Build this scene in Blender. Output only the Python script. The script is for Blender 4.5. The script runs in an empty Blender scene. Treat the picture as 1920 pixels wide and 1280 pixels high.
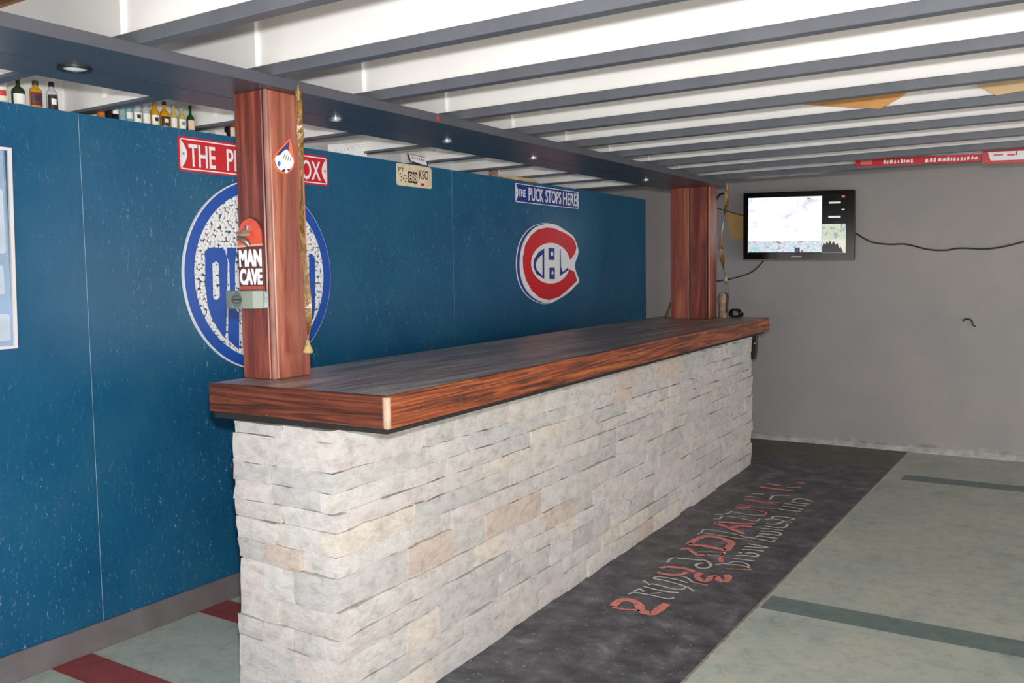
import bpy, bmesh, math, random
from mathutils import Matrix, Vector, noise

# ---------------------------------------------------------------- camera, light, exposure
scn = bpy.context.scene
COL = scn.collection
CAM_POS = Vector((0.0, 0.0, 1.3964))
FWD = Vector((-0.54104762, 0.83779623, -0.07324588))
RGT = Vector((0.84056707, 0.54148753, -0.01543569))
UPV = Vector((-0.02672977, 0.06991952, 0.99719445))
cam_data = bpy.data.cameras.new('camera')
cam_data.sensor_width = 36.0
cam_data.lens = 36.0 * 1674.15 / 1920.0
cam_data.clip_start = 0.02
cam = bpy.data.objects.new('camera', cam_data)
COL.objects.link(cam)
m = Matrix((RGT, UPV, -FWD)).transposed().to_4x4()
m.translation = CAM_POS
cam.matrix_world = m
scn.camera = cam

world = bpy.data.worlds.new('daylight')
scn.world = world
world.use_nodes = True
bg = world.node_tree.nodes['Background']
bg.inputs['Color'].default_value = (1.0, 0.985, 0.965, 1)
bg.inputs['Strength'].default_value = 1.42

# the photographer's flash, in the hot shoe above the lens
fl = bpy.data.lights.new('camera_flash', 'AREA')
fl.shape = 'DISK'
fl.size = 0.07
fl.energy = 39.0
fl.color = (1.0, 0.99, 0.98)
flash = bpy.data.objects.new('camera_flash', fl)
COL.objects.link(flash)
m2 = m.copy()
m2.translation = CAM_POS + UPV * 0.13 + RGT * 0.01
flash.matrix_world = m2

vs = scn.view_settings
vs.view_transform = 'Standard'
vs.look = 'None'
vs.gamma = 1.0
vs.use_curve_mapping = False
vs.exposure = 1.1

# ---------------------------------------------------------------- helpers
def lin(c):
    return tuple(((x / 255.0) / 12.92 if x / 255.0 <= 0.04045 else ((x / 255.0 + 0.055) / 1.055) ** 2.4) for x in c) + (1.0,)

def new_mat(name):
    mt = bpy.data.materials.new(name)
    mt.use_nodes = True
    nt = mt.node_tree
    b = nt.nodes['Principled BSDF']
    return mt, nt, b

def N(nt, kind, **kw):
    n = nt.nodes.new(kind)
    for k, v in kw.items():
        if k in n.inputs: n.inputs[k].default_value = v
        else: setattr(n, k, v)
    return n

def coords(nt, scale=(1, 1, 1), kind='Object'):
    tc = N(nt, 'ShaderNodeTexCoord')
    mp = N(nt, 'ShaderNodeMapping')
    mp.inputs['Scale'].default_value = scale
    nt.links.new(tc.outputs[kind], mp.inputs['Vector'])
    return mp.outputs['Vector']

def ramp(nt, fac, stops):
    r = N(nt, 'ShaderNodeValToRGB')
    e = r.color_ramp.elements
    while len(e) < len(stops): e.new(0.5)
    for el, (p, c) in zip(e, stops):
        el.position = p
        el.color = c if len(c) == 4 else lin(c)
    nt.links.new(fac, r.inputs['Fac'])
    return r.outputs['Color']

def noise_tex(nt, vec, scale, detail=4, rough=0.55, dist=0.0):
    n = N(nt, 'ShaderNodeTexNoise')
    n.inputs['Scale'].default_value = scale
    n.inputs['Detail'].default_value = detail
    n.inputs['Roughness'].default_value = rough
    n.inputs['Distortion'].default_value = dist
    nt.links.new(vec, n.inputs['Vector'])
    return n.outputs['Fac']

def mix(nt, fac, a, b, mode='MIX'):
    x = N(nt, 'ShaderNodeMix', data_type='RGBA', blend_type=mode)
    for sock, val in ((x.inputs['Factor'], fac), (x.inputs[6], a), (x.inputs[7], b)):
        if isinstance(val, (int, float)): sock.default_value = val
        elif isinstance(val, tuple): sock.default_value = val if len(val) == 4 else lin(val)
        else: nt.links.new(val, sock)
    return x.outputs[2]

def bump(nt, b, h, strength=0.2, dist=0.01):
    n = N(nt, 'ShaderNodeBump')
    n.inputs['Strength'].default_value = strength
    n.inputs['Distance'].default_value = dist
    nt.links.new(h, n.inputs['Height'])
    nt.links.new(n.outputs['Normal'], b.inputs['Normal'])

def plain(name, rgb, rough=0.5, metal=0.0, var=0.0, scale=12.0, spec=0.5):
    mt, nt, b = new_mat(name)
    b.inputs['Roughness'].default_value = rough
    b.inputs['Metallic'].default_value = metal
    b.inputs['Specular IOR Level'].default_value = spec
    if var:
        v = coords(nt)
        f = noise_tex(nt, v, scale, 5)
        lo = tuple(max(0, c * (1 - var)) for c in rgb); hi = tuple(min(255, c * (1 + var)) for c in rgb)
        nt.links.new(ramp(nt, f, [(0.3, lo), (0.7, hi)]), b.inputs['Base Color'])
    else:
        b.inputs['Base Color'].default_value = lin(rgb)
    return mt

def wood(name, stops, grain=(30, 1.2, 30), rough=0.4, dist=1.5, flecks=None, fine=0.5, nscale=1.0):
    """stained timber: streaks run along the axis with the small scale"""
    mt, nt, b = new_mat(name)
    v = coords(nt, grain)
    f = noise_tex(nt, v, nscale, 7, 0.6, dist)
    c = ramp(nt, f, stops)
    v2 = coords(nt, tuple(g * 3.2 for g in grain))
    f2 = noise_tex(nt, v2, nscale, 4, 0.7, 0.4)
    c = mix(nt, fine, c, ramp(nt, f2, [(0.35, (70, 60, 58)), (0.6, (255, 255, 255))]), 'MULTIPLY')
    if flecks:
        v3 = coords(nt, (1, 1, 1))
        f3 = noise_tex(nt, v3, 60, 3, 0.7)
        msk = ramp(nt, f3, [(0.68, (0, 0, 0)), (0.74, (255, 255, 255))])
        c = mix(nt, msk, c, flecks)
    nt.links.new(c, b.inputs['Base Color'])
    b.inputs['Roughness'].default_value = rough
    bump(nt, b, f2, 0.15, 0.004)
    return mt

class MB:
    """collects shapes that become ONE mesh"""
    def __init__(s): s.v = []; s.f = []
    def add(s, vs, fs):
        o = len(s.v); s.v += [tuple(p) for p in vs]; s.f += [tuple(i + o for i in f) for f in fs]; return s
    def box(s, x0, x1, y0, y1, z0, z1):
        return s.add([(x0,y0,z0),(x1,y0,z0),(x1,y1,z0),(x0,y1,z0),(x0,y0,z1),(x1,y0,z1),(x1,y1,z1),(x0,y1,z1)],
                     [(0,3,2,1),(4,5,6,7),(0,1,5,4),(1,2,6,5),(2,3,7,6),(3,0,4,7)])
    def prism(s, poly, fn, d0, d1):
        n = len(poly)
        vs = [fn(a, b, d0) for a, b in poly] + [fn(a, b, d1) for a, b in poly]
        fs = [tuple(range(n))[::-1], tuple(range(n, 2 * n))] + [(i, (i + 1) % n, n + (i + 1) % n, n + i) for i in range(n)]
        return s.add(vs, fs)
    def ring(s, outer, inner, fn, d0, d1):
        n = len(outer)
        vs = [fn(a, b, d) for d in (d0, d1) for p in (outer, inner) for a, b in p]
        fs = []
        for i in range(n):
            j = (i + 1) % n
            fs += [(i, j, n + j, n + i), (2*n + i, 3*n + i, 3*n + j, 2*n + j), (i, 2*n + i, 2*n + j, j), (n + i, n + j, 3*n + j, 3*n + i)]
        return s.add(vs, fs)
    def lathe(s, prof, cx, cy, z0, n=16, sx=1.0, sy=1.0, a0=0.0, a1=2 * math.pi):
        full = abs(a1 - a0 - 2 * math.pi) < 1e-6
        k = n if full else n + 1
        vs = []
        for r, z in prof:
            for i in range(k):
                a = a0 + (a1 - a0) * i / n
                vs.append((cx + r * math.cos(a) * sx, cy + r * math.sin(a) * sy, z0 + z))
        fs = []
        for q in range(len(prof) - 1):
            for i in range(n):
                j = (i + 1) % k if full else i + 1
                fs.append((q*k + i, q*k + j, (q+1)*k + j, (q+1)*k + i))
        if full:
            fs.append(tuple(range(k))[::-1]); fs.append(tuple(range((len(prof)-1)*k, len(prof)*k)))
        return s.add(vs, fs)
    def tube(s, path, r, n=8):
        P = [Vector(p) for p in path]
        vs = []
        rr = r if isinstance(r, (list, tuple)) else [r] * len(P)
        for i, p in enumerate(P):
            t = (P[min(i+1, len(P)-1)] - P[max(i-1, 0)]).normalized()
            a = t.cross(Vector((0.13, 0.21, 1)) if abs(t.z) < 0.9 else Vector((1, 0.1, 0))).normalized()
            b = t.cross(a)
            for k in range(n):
                q = 2 * math.pi * k / n
                vs.append(p + (a * math.cos(q) + b * math.sin(q)) * rr[i])
        fs = [(i*n + k, i*n + (k+1) % n, (i+1)*n + (k+1) % n, (i+1)*n + k) for i in range(len(P)-1) for k in range(n)]
        fs += [tuple(range(n))[::-1], tuple(range((len(P)-1)*n, len(P)*n))]
        return s.add(vs, fs)
    def obj(s, name, mat, base=(0, 0, 0), parent=None, bevel=0.0, smooth=False, seg=1):
        me = bpy.data.meshes.new(name)
        bx, by, bz = base
        me.from_pydata([(x - bx, y - by, z - bz) for x, y, z in s.v], [], s.f)
        bm = bmesh.new(); bm.from_mesh(me)
        bmesh.ops.recalc_face_normals(bm, faces=bm.faces)
        if bevel:
            es = [e for e in bm.edges if len(e.link_faces) == 2 and e.calc_face_angle(0) > 0.6]
            bmesh.ops.bevel(bm, geom=es, offset=bevel, segments=seg, affect='EDGES', profile=0.6)
        if smooth:
            for f in bm.faces: f.smooth = True
            for e in bm.edges:
                if len(e.link_faces) == 2 and e.calc_face_angle(0) > 0.7: e.smooth = False
        bm.to_mesh(me); bm.free()
        me.materials.append(mat)
        o = bpy.data.objects.new(name, me)
        COL.objects.link(o)
        if parent: o.parent = parent
        return o

def curve_pts(pts, k=6):
    """smooth a polyline (Catmull-Rom)"""
    P = [Vector(p) for p in pts]
    out = []
    for i in range(len(P) - 1):
        p0, p1, p2, p3 = P[max(i-1, 0)], P[i], P[i+1], P[min(i+2, len(P)-1)]
        for j in range(k):
            t = j / k
            out.append(0.5 * ((2*p1) + (p2-p0)*t + (2*p0-5*p1+4*p2-p3)*t*t + (3*p1-p0-3*p2+p3)*t**3))
    out.append(P[-1])
    return out

class Thing:
    """an Empty at the thing's base that parents its parts; parts are given in world coordinates"""
    def __init__(s, name, label, cat, base, group=None):
        s.base = tuple(base)
        s.e = bpy.data.objects.new(name, None)
        s.e.empty_display_size = 0.05
        COL.objects.link(s.e)
        s.e.location = base
        s.e['label'] = label; s.e['category'] = cat
        if group: s.e['group'] = group
    def part(s, name, mb, mat, parent=None, label=None, **kw):
        o = mb.obj(name, mat, s.base, parent or s.e, **kw)
        if label: o['label'] = label
        return o

def single(name, label, cat, mb, mat, base=(0, 0, 0), group=None, **kw):
    o = mb.obj(name, mat, base, None, **kw)
    o.location = base
    o['label'] = label; o['category'] = cat
    if group: o['group'] = group
    return o

def structure(name, mb, mat, **kw):
    o = mb.obj(name, mat, **kw)
    o['kind'] = 'structure'
    return o

def text_mb(s, fn, a0, a1, b0, b1, d0, d1, bold=0.0):
    """lettering fitted to a rectangle on a face"""
    cu = bpy.data.curves.new('lettering', 'FONT')
    cu.body = s; cu.extrude = 0.5; cu.offset = bold; cu.resolution_u = 3
    o = bpy.data.objects.new('lettering', cu)
    COL.objects.link(o)
    dg = bpy.context.evaluated_depsgraph_get()
    me = bpy.data.meshes.new_from_object(o.evaluated_get(dg))
    xs = [v.co.x for v in me.vertices]; ys = [v.co.y for v in me.vertices]; zs = [v.co.z for v in me.vertices]
    X0, X1, Y0, Y1, Z0, Z1 = min(xs), max(xs), min(ys), max(ys), min(zs), max(zs)
    mb = MB()
    mb.add([fn(a0 + (v.co.x - X0) / (X1 - X0) * (a1 - a0), b0 + (v.co.y - Y0) / (Y1 - Y0) * (b1 - b0), d0 + (v.co.z - Z0) / (Z1 - Z0) * (d1 - d0)) for v in me.vertices],
           [tuple(p.vertices) for p in me.polygons])
    bpy.data.objects.remove(o); bpy.data.curves.remove(cu); bpy.data.meshes.remove(me)
    return mb

def arc(cx, cy, rx, ry, a0, a1, n):
    return [(cx + rx * math.cos(math.radians(a0 + (a1 - a0) * i / n)), cy + ry * math.sin(math.radians(a0 + (a1 - a0) * i / n))) for i in range(n + 1)]

def rrect(x0, x1, y0, y1, r, n=5):
    return arc(x1-r, y1-r, r, r, 0, 90, n) + arc(x0+r, y1-r, r, r, 90, 180, n) + arc(x0+r, y0+r, r, r, 180, 270, n) + arc(x1-r, y0+r, r, r, 270, 360, n)

XW = -3.139                      # face of the blue partition
def on_wall(a, b, d): return (XW + d, a, b)          # a along the wall, b up, d out of the wall
YF = 7.372                       # face of the far wall
def on_far(a, b, d): return (a, YF - d, b)
def on_floor(a, b, d): return (a, b, d)

# ---------------------------------------------------------------- materials
M = {}
def blue_paint():
    mt, nt, b = new_mat('blue_wall_paint')
    v = coords(nt)
    f = noise_tex(nt, v, 2.2, 6, 0.6)
    c = ramp(nt, f, [(0.25, (18, 78, 114)), (0.5, (24, 88, 124)), (0.75, (40, 96, 126))])
    vs_ = coords(nt, (1, 6.0, 1.6))
    s1 = noise_tex(nt, vs_, 9, 5, 0.75, 0.6)
    c = mix(nt, ramp(nt, s1, [(0.50, (0, 0, 0)), (0.76, (90, 90, 90))]), c, (104, 136, 150))
    v2 = coords(nt, (1, 26, 8))
    s2 = noise_tex(nt, v2, 3.5, 3, 0.8, 1.2)
    v3 = coords(nt)
    s3 = noise_tex(nt, v3, 1.3, 3, 0.6)
    c = mix(nt, mix(nt, 1.0, ramp(nt, s2, [(0.62, (0, 0, 0)), (0.68, (255, 255, 255))]), ramp(nt, s3, [(0.36, (0, 0, 0)), (0.56, (220, 220, 220))]), 'MULTIPLY'), c, (150, 175, 186))
    nt.links.new(c, b.inputs['Base Color'])
    b.inputs['Roughness'].default_value = 0.30
    b.inputs['Specular IOR Level'].default_value = 0.35
    bump(nt, b, s1, 0.06, 0.004)
    return mt
M['blue'] = blue_paint()

def far_paint():
    mt, nt, b = new_mat('grey_wall_paint')
    v = coords(nt)
    f = noise_tex(nt, v, 1.6, 5, 0.6)
    c = ramp(nt, f, [(0.3, (155, 153, 152)), (0.7, (170, 165, 162))])
    f2 = noise_tex(nt, coords(nt, (4, 4, 4)), 9, 2, 0.5)
    c = mix(nt, ramp(nt, f2, [(0.80, (0, 0, 0)), (0.82, (255, 255, 255))]), c, (104, 100, 98))
    nt.links.new(c, b.inputs['Base Color'])
    b.inputs['Roughness'].default_value = 0.6
    h = noise_tex(nt, coords(nt, (2, 1, 14)), 6, 4, 0.6)
    bump(nt, b, h, 0.12, 0.01)
    return mt
M['far'] = far_paint()

def floor_paint(name, stops, fleck, lo, hi, scale=3.0):
    mt, nt, b = new_mat(name)
    v = coords(nt)
    f = noise_tex(nt, v, scale, 7, 0.65, 0.3)
    c = ramp(nt, f, stops)
    f4 = noise_tex(nt, coords(nt), 14, 8, 0.8, 0.5)
    c = mix(nt, 0.5, c, ramp(nt, f4, [(0.32, (168, 166, 160)), (0.5, (240, 240, 240)), (0.65, (255, 255, 255))]), 'MULTIPLY')
    f2 = noise_tex(nt, coords(nt), 38, 4, 0.75)
    c = mix(nt, ramp(nt, f2, [(lo, (0, 0, 0)), (hi, (255, 255, 255))]), c, fleck)
    nt.links.new(c, b.inputs['Base Color'])
    b.inputs['Roughness'].default_value = 0.48
    b.inputs['Specular IOR Level'].default_value = 0.3
    bump(nt, b, f2, 0.08, 0.003)
    return mt
M['floor'] = floor_paint('green_grey_floor_paint', [(0.28, (168, 183, 174)), (0.45, (190, 202, 193)), (0.58, (200, 207, 196)), (0.72, (206, 207, 193))], (222, 224, 214), 0.68, 0.78, 2.4)
M['strip'] = floor_paint('black_floor_paint', [(0.28, (60, 61, 67)), (0.45, (86, 87, 94)), (0.58, (108, 109, 116)), (0.72, (146, 146, 150))], (186, 184, 180), 0.61, 0.74, 7.0)
M['strip_worn'] = floor_paint('worn_brown_floor_paint', [(0.25, (92, 90, 82)), (0.5, (106, 104, 96)), (0.75, (122, 120, 112))], (150, 148, 140), 0.66, 0.8, 4.0)
M['teal'] = floor_paint('teal_floor_paint', [(0.3, (112, 134, 134)), (0.7, (130, 148, 146))], (150, 155, 150), 0.70, 0.8)
M['red_floor'] = floor_paint('red_floor_paint', [(0.3, (146, 66, 68)), (0.7, (170, 86, 86))], (170, 120, 110), 0.70, 0.8)
M['seam'] = plain('worn_edge', (150, 146, 136), 0.7, var=0.15, scale=30)

def stone_mat():
    mt, nt, b = new_mat('ledger_stone')
    oi = N(nt, 'ShaderNodeObjectInfo')
    c = ramp(nt, oi.outputs['Random'], [(0.0, (206, 202, 197)), (0.14, (199, 196, 192)), (0.30, (210, 207, 203)), (0.44, (203, 198, 193)), (0.58, (214, 206, 196)), (0.64, (196, 194, 192)), (0.80, (207, 200, 197)), (0.88, (205, 203, 200)), (0.95, (204, 190, 178))])
    c.node.color_ramp.interpolation = 'CONSTANT'
    f = noise_tex(nt, coords(nt, (1, 1, 1.8)), 16, 9, 0.75, 0.3)
    c = mix(nt, 0.85, c, ramp(nt, f, [(0.26, (176, 172, 169)), (0.42, (226, 224, 222)), (0.54, (250, 249, 248)), (0.7, (255, 255, 255))]), 'MULTIPLY')
    f3 = noise_tex(nt, coords(nt), 4.0, 4, 0.6, 0.5)
    c = mix(nt, ramp(nt, f3, [(0.60, (0, 0, 0)), (0.74, (90, 90, 90))]), c, (200, 186, 172))
    nt.links.new(c, b.inputs['Base Color'])
    b.inputs['Roughness'].default_value = 0.8
    f2 = noise_tex(nt, coords(nt, (1, 1, 2.2)), 26, 6, 0.7)
    bump(nt, b, f2, 0.7, 0.008)
    return mt
M['stone'] = stone_mat()
M['mortar'] = plain('mortar', (196, 192, 186), 0.9, var=0.08)
M['white'] = plain('white_joist_paint', (243, 242, 238), 0.55, var=0.015, scale=3)
M['white_wall'] = plain('white_panel_paint', (236, 236, 236), 0.6)
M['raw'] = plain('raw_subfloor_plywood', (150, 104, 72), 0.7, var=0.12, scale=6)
M['grey'] = None
def grey_paint():
    mt, nt, b = new_mat('slate_grey_paint')
    f = noise_tex(nt, coords(nt, (2, 2, 2)), 3, 5, 0.6)
    c = ramp(nt, f, [(0.3, (92, 95, 102)), (0.7, (104, 107, 113))])
    f2 = noise_tex(nt, coords(nt), 45, 3, 0.8)
    c = mix(nt, ramp(nt, f2, [(0.75, (0, 0, 0)), (0.79, (255, 255, 255))]), c, (170, 176, 182))
    nt.links.new(c, b.inputs['Base Color'])
    b.inputs['Roughness'].default_value = 0.42
    return mt
M['grey'] = grey_paint()
M['beam'] = plain('dark_slate_paint', (74, 75, 83), 0.35, var=0.06, scale=4)
M['base'] = plain('baseboard_paint', (112, 106, 108), 0.5, var=0.08, scale=9)
M['core'] = plain('plywood_edge', (168, 186, 194), 0.7)
M['concrete'] = plain('rough_concrete', (176, 176, 172), 0.9, var=0.14, scale=14)
M['bar_top'] = wood('worn_dark_bar_top', [(0.28, (116, 108, 108)), (0.45, (172, 164, 163)), (0.68, (222, 216, 211))], (14, 1.1, 14), 0.36, 0.8, flecks=None, fine=0.5)
WARM = [(0.26, (42, 24, 18)), (0.40, (92, 46, 26)), (0.52, (164, 80, 38)), (0.72, (204, 118, 62))]
M['fascia'] = wood('stained_fascia', WARM, (9, 0.9, 34), 0.38, 2.4, flecks=(190, 160, 120), fine=0.75)
M['fascia_end'] = wood('stained_fascia_end', [(0.22, (44, 26, 20)), (0.42, (86, 44, 28)), (0.58, (134, 68, 40)), (0.8, (166, 92, 56))], (0.8, 9, 26), 0.38, 2.2, flecks=(190, 160, 130), fine=0.6)
M['post'] = wood('red_stained_post', [(0.22, (92, 44, 34)), (0.40, (138, 70, 54)), (0.55, (172, 98, 74)), (0.75, (200, 140, 104))], (11, 11, 0.9), 0.36, 1.4, fine=0.35)
M['post_dark'] = wood('dark_red_post', [(0.25, (58, 28, 26)), (0.42, (110, 50, 42)), (0.58, (148, 76, 58)), (0.76, (186, 116, 84))], (11, 11, 0.9), 0.36, 1.6, fine=0.45)
M['trim'] = plain('worn_corner_trim', (172, 146, 124), 0.4, var=0.18, scale=8)
M['post_trim'] = plain('red_brown_corner_trim', (150, 106, 92), 0.4, var=0.2, scale=8)
M['black'] = plain('black_metal', (22, 22, 23), 0.4)
M['blackwood'] = plain('black_underlay', (30, 28, 26), 0.7)
M['steel'] = plain('steel', (190, 190, 188), 0.3, 0.9)
M['lens'] = plain('frosted_lens', (240, 240, 240), 0.2)

# ---------------------------------------------------------------- the setting
floor = structure('floor', MB().box(-4.6, 3.4, -1.9, 7.5, -0.12, 0.0), M['floor'])
def floor_part(name, mb, mat, parent=floor, **kw): return mb.obj(name, mat, parent=parent, **kw)
XE = -1.134
strip = floor_part('painted_strip', MB().box(-2.35, XE, -1.0, 6.62, 0.0, 0.003), M['strip'])
floor_part('worn_strip', MB().box(-2.6, XE, 6.62, 7.35, 0.0, 0.0025), M['strip_worn'])
strip['label'] = 'black painted floor strip along the stone bar'
floor_part('edge_seam', MB().box(XE, XE + 0.011, -1.0, 7.36, 0.0, 0.005), M['seam'])
floor_part('teal_stripe', MB().box(XE + 0.02, 3.3, 3.60, 3.765, 0.0, 0.002), M['teal'])
floor_part('teal_stripe', MB().box(XE + 0.12, 3.3, 6.33, 6.50, 0.0, 0.002), M['teal'])
for y0 in (0.44, 1.08, 1.725, 2.365, 3.005, 3.645):
    floor_part('red_stripe', MB().box(XW, -2.35, y0, y0 + 0.157, 0.0, 0.002), M['red_floor'])

STROKES = [
  ('r', 0.042, [(-1.647,3.303), (-1.652,3.369), (-1.628,3.398), (-1.588,3.395), (-1.551,3.359), (-1.525,3.318), (-1.498,3.306), (-1.47,3.309), (-1.466,3.36), (-1.463,3.444)]),
  ('r', 0.018, [(-1.642,3.288), (-1.607,3.291), (-1.58,3.294), (-1.557,3.307), (-1.527,3.31)]),
  ('w', 0.016, [(-1.653,3.463), (-1.636,3.492), (-1.57,3.5), (-1.483,3.498), (-1.464,3.524)]),
  ('w', 0.016, [(-1.644,3.499), (-1.637,3.546), (-1.605,3.521)]),
  ('w', 0.016, [(-1.571,3.519), (-1.536,3.55)]),
  ('w', 0.016, [(-1.638,3.582), (-1.595,3.579), (-1.533,3.572), (-1.471,3.588)]),
  ('w', 0.016, [(-1.668,3.654), (-1.619,3.617)]),
  ('w', 0.016, [(-1.622,3.635), (-1.579,3.632), (-1.524,3.624), (-1.476,3.632), (-1.476,3.676), (-1.541,3.695), (-1.597,3.704), (-1.64,3.704), (-1.632,3.735), (-1.574,3.743), (-1.533,3.741), (-1.486,3.727)]),
  ('w', 0.016, [(-1.468,3.681), (-1.418,3.639)]),
  ('w', 0.016, [(-1.544,3.799), (-1.511,3.788), (-1.463,3.741)]),
  ('r', 0.03, [(-1.659,3.792), (-1.619,3.786), (-1.577,3.796), (-1.549,3.826), (-1.541,3.866)]),
  ('r', 0.03, [(-1.672,3.852), (-1.649,3.889), (-1.6,3.903), (-1.557,3.905), (-1.511,3.883)]),
  ('w', 0.02, [(-1.677,3.952), (-1.683,4.02), (-1.653,4.037), (-1.608,4.049), (-1.565,4.054), (-1.532,4.069), (-1.496,4.038), (-1.477,4.002), (-1.484,3.962), (-1.508,3.948), (-1.532,3.961), (-1.544,3.992), (-1.524,4.026)]),
  ('r', 0.036, [(-1.476,3.886), (-1.486,3.863), (-1.474,3.818), (-1.439,3.788), (-1.421,3.795), (-1.419,3.851), (-1.406,3.871), (-1.374,3.834), (-1.348,3.833), (-1.346,3.876), (-1.372,3.921)]),
  ('r', 0.042, [(-1.698,4.277), (-1.695,4.36), (-1.682,4.434), (-1.649,4.459), (-1.59,4.459), (-1.527,4.423), (-1.51,4.39), (-1.5,4.311), (-1.497,4.272), (-1.539,4.278), (-1.614,4.287), (-1.698,4.277)]),
  ('r', 0.026, [(-1.69,4.171), (-1.682,4.207), (-1.63,4.164), (-1.591,4.127), (-1.564,4.153)]),
  ('r', 0.026, [(-1.491,4.205), (-1.479,4.143), (-1.452,4.082)]),
  ('w', 0.014, [(-1.609,4.176), (-1.544,4.214), (-1.489,4.231), (-1.493,4.174), (-1.551,4.155)]),
  ('w', 0.014, [(-1.463,4.029), (-1.442,4.06), (-1.399,4.075), (-1.347,4.078), (-1.306,4.065)]),
  ('w', 0.014, [(-1.416,4.084), (-1.404,4.12), (-1.364,4.128), (-1.323,4.101), (-1.331,4.069)]),
  ('w', 0.014, [(-1.718,4.465), (-1.7,4.498), (-1.505,4.502), (-1.505,4.553), (-1.71,4.575), (-1.711,4.487)]),
  ('r', 0.014, [(-1.401,3.997), (-1.354,4.02), (-1.291,4.043)]),
  ('r', 0.014, [(-1.465,3.748), (-1.434,3.742), (-1.395,3.744)]),
  ('r', 0.034, [(-1.716,4.722), (-1.672,4.766), (-1.596,4.771), (-1.521,4.814)]),
  ('r', 0.034, [(-1.582,4.729), (-1.518,4.748)]),
  ('r', 0.034, [(-1.716,4.722), (-1.617,4.661), (-1.507,4.594)]),
  ('r', 0.034, [(-1.607,4.667), (-1.582,4.729)]),
  ('w', 0.016, [(-1.786,4.89), (-1.744,4.907), (-1.714,4.978)]),
  ('w', 0.016, [(-1.755,4.795), (-1.726,4.812), (-1.724,4.878), (-1.649,4.881), (-1.555,4.863), (-1.529,4.878), (-1.528,4.924)]),
  ('w', 0.016, [(-1.757,5.009), (-1.738,5.02)]),
  ('w', 0.016, [(-1.73,4.997), (-1.678,4.985), (-1.587,4.982), (-1.532,5.007)]),
  ('w', 0.016, [(-1.655,4.918), (-1.61,4.936)]),
  ('r', 0.014, [(-1.532,5.007), (-1.535,5.066), (-1.59,5.09), (-1.652,5.083), (-1.73,5.073)]),
  ('r', 0.014, [(-1.737,5.17), (-1.679,5.166), (-1.596,5.163), (-1.52,5.178)]),
  ('r', 0.014, [(-1.744,5.293), (-1.705,5.299), (-1.619,5.288), (-1.533,5.285)]),
  ('r', 0.014, [(-1.738,5.326), (-1.659,5.31), (-1.537,5.334)]),
  ('r', 0.03, [(-1.734,5.114), (-1.651,5.132)]),
  ('w', 0.02, [(-1.482,4.518), (-1.467,4.543), (-1.402,4.536), (-1.339,4.534), (-1.342,4.565)]),
  ('w', 0.02, [(-1.437,4.434), (-1.388,4.43), (-1.332,4.421), (-1.384,4.391), (-1.437,4.381)]),
  ('w', 0.02, [(-1.432,4.322), (-1.396,4.342), (-1.328,4.351)]),
  ('w', 0.02, [(-1.431,4.262), (-1.415,4.271)]),
  ('w', 0.02, [(-1.396,4.272), (-1.373,4.295), (-1.34,4.284), (-1.336,4.247), (-1.378,4.243), (-1.428,4.214)]),
  ('w', 0.02, [(-1.423,4.168), (-1.386,4.17), (-1.322,4.178)]),
  ('w', 0.02, [(-1.439,4.565), (-1.43,4.598), (-1.377,4.595), (-1.334,4.603)]),
  ('w', 0.02, [(-1.444,4.636), (-1.394,4.653), (-1.344,4.659), (-1.352,4.706), (-1.402,4.707), (-1.453,4.683)]),
  ('w', 0.02, [(-1.465,4.741), (-1.41,4.755), (-1.349,4.755)]),
  ('w', 0.02, [(-1.461,4.805), (-1.407,4.793), (-1.361,4.819), (-1.361,4.88), (-1.377,4.896)]),
  ('w', 0.02, [(-1.47,4.855), (-1.43,4.853), (-1.404,4.905), (-1.408,4.953), (-1.47,4.957), (-1.495,4.917)]),
  ('w', 0.02, [(-1.352,4.935), (-1.403,4.944)]),
  ('w', 0.02, [(-1.474,4.968), (-1.472,5.015), (-1.385,5.031), (-1.363,5.018), (-1.382,4.968)]),
  ('w', 0.02, [(-1.503,5.191), (-1.436,5.18), (-1.374,5.194)]),
  ('w', 0.02, [(-1.498,5.264), (-1.437,5.263), (-1.37,5.238)]),
  ('w', 0.02, [(-1.508,5.332), (-1.444,5.324), (-1.378,5.339)]),
  ('w', 0.02, [(-1.48,5.384), (-1.437,5.379), (-1.371,5.386)]),
  ('w', 0.02, [(-1.482,5.428), (-1.458,5.495), (-1.367,5.455)]),
  ('w', 0.02, [(-1.754,5.47), (-1.675,5.49)]),
  ('w', 0.02, [(-1.606,5.374), (-1.618,5.459), (-1.605,5.497), (-1.53,5.54)]),
  ('w', 0.02, [(-1.758,5.373), (-1.717,5.396)]),
  ('w', 0.02, [(-1.604,5.743), (-1.569,5.754), (-1.531,5.792)]),
  ('r', 0.036, [(-1.762,5.672), (-1.669,5.665), (-1.545,5.668)]),
  ('r', 0.036, [(-1.749,5.792), (-1.656,5.765)]),
  ('r', 0.036, [(-1.585,5.918), (-1.536,5.919)]),
]

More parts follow.
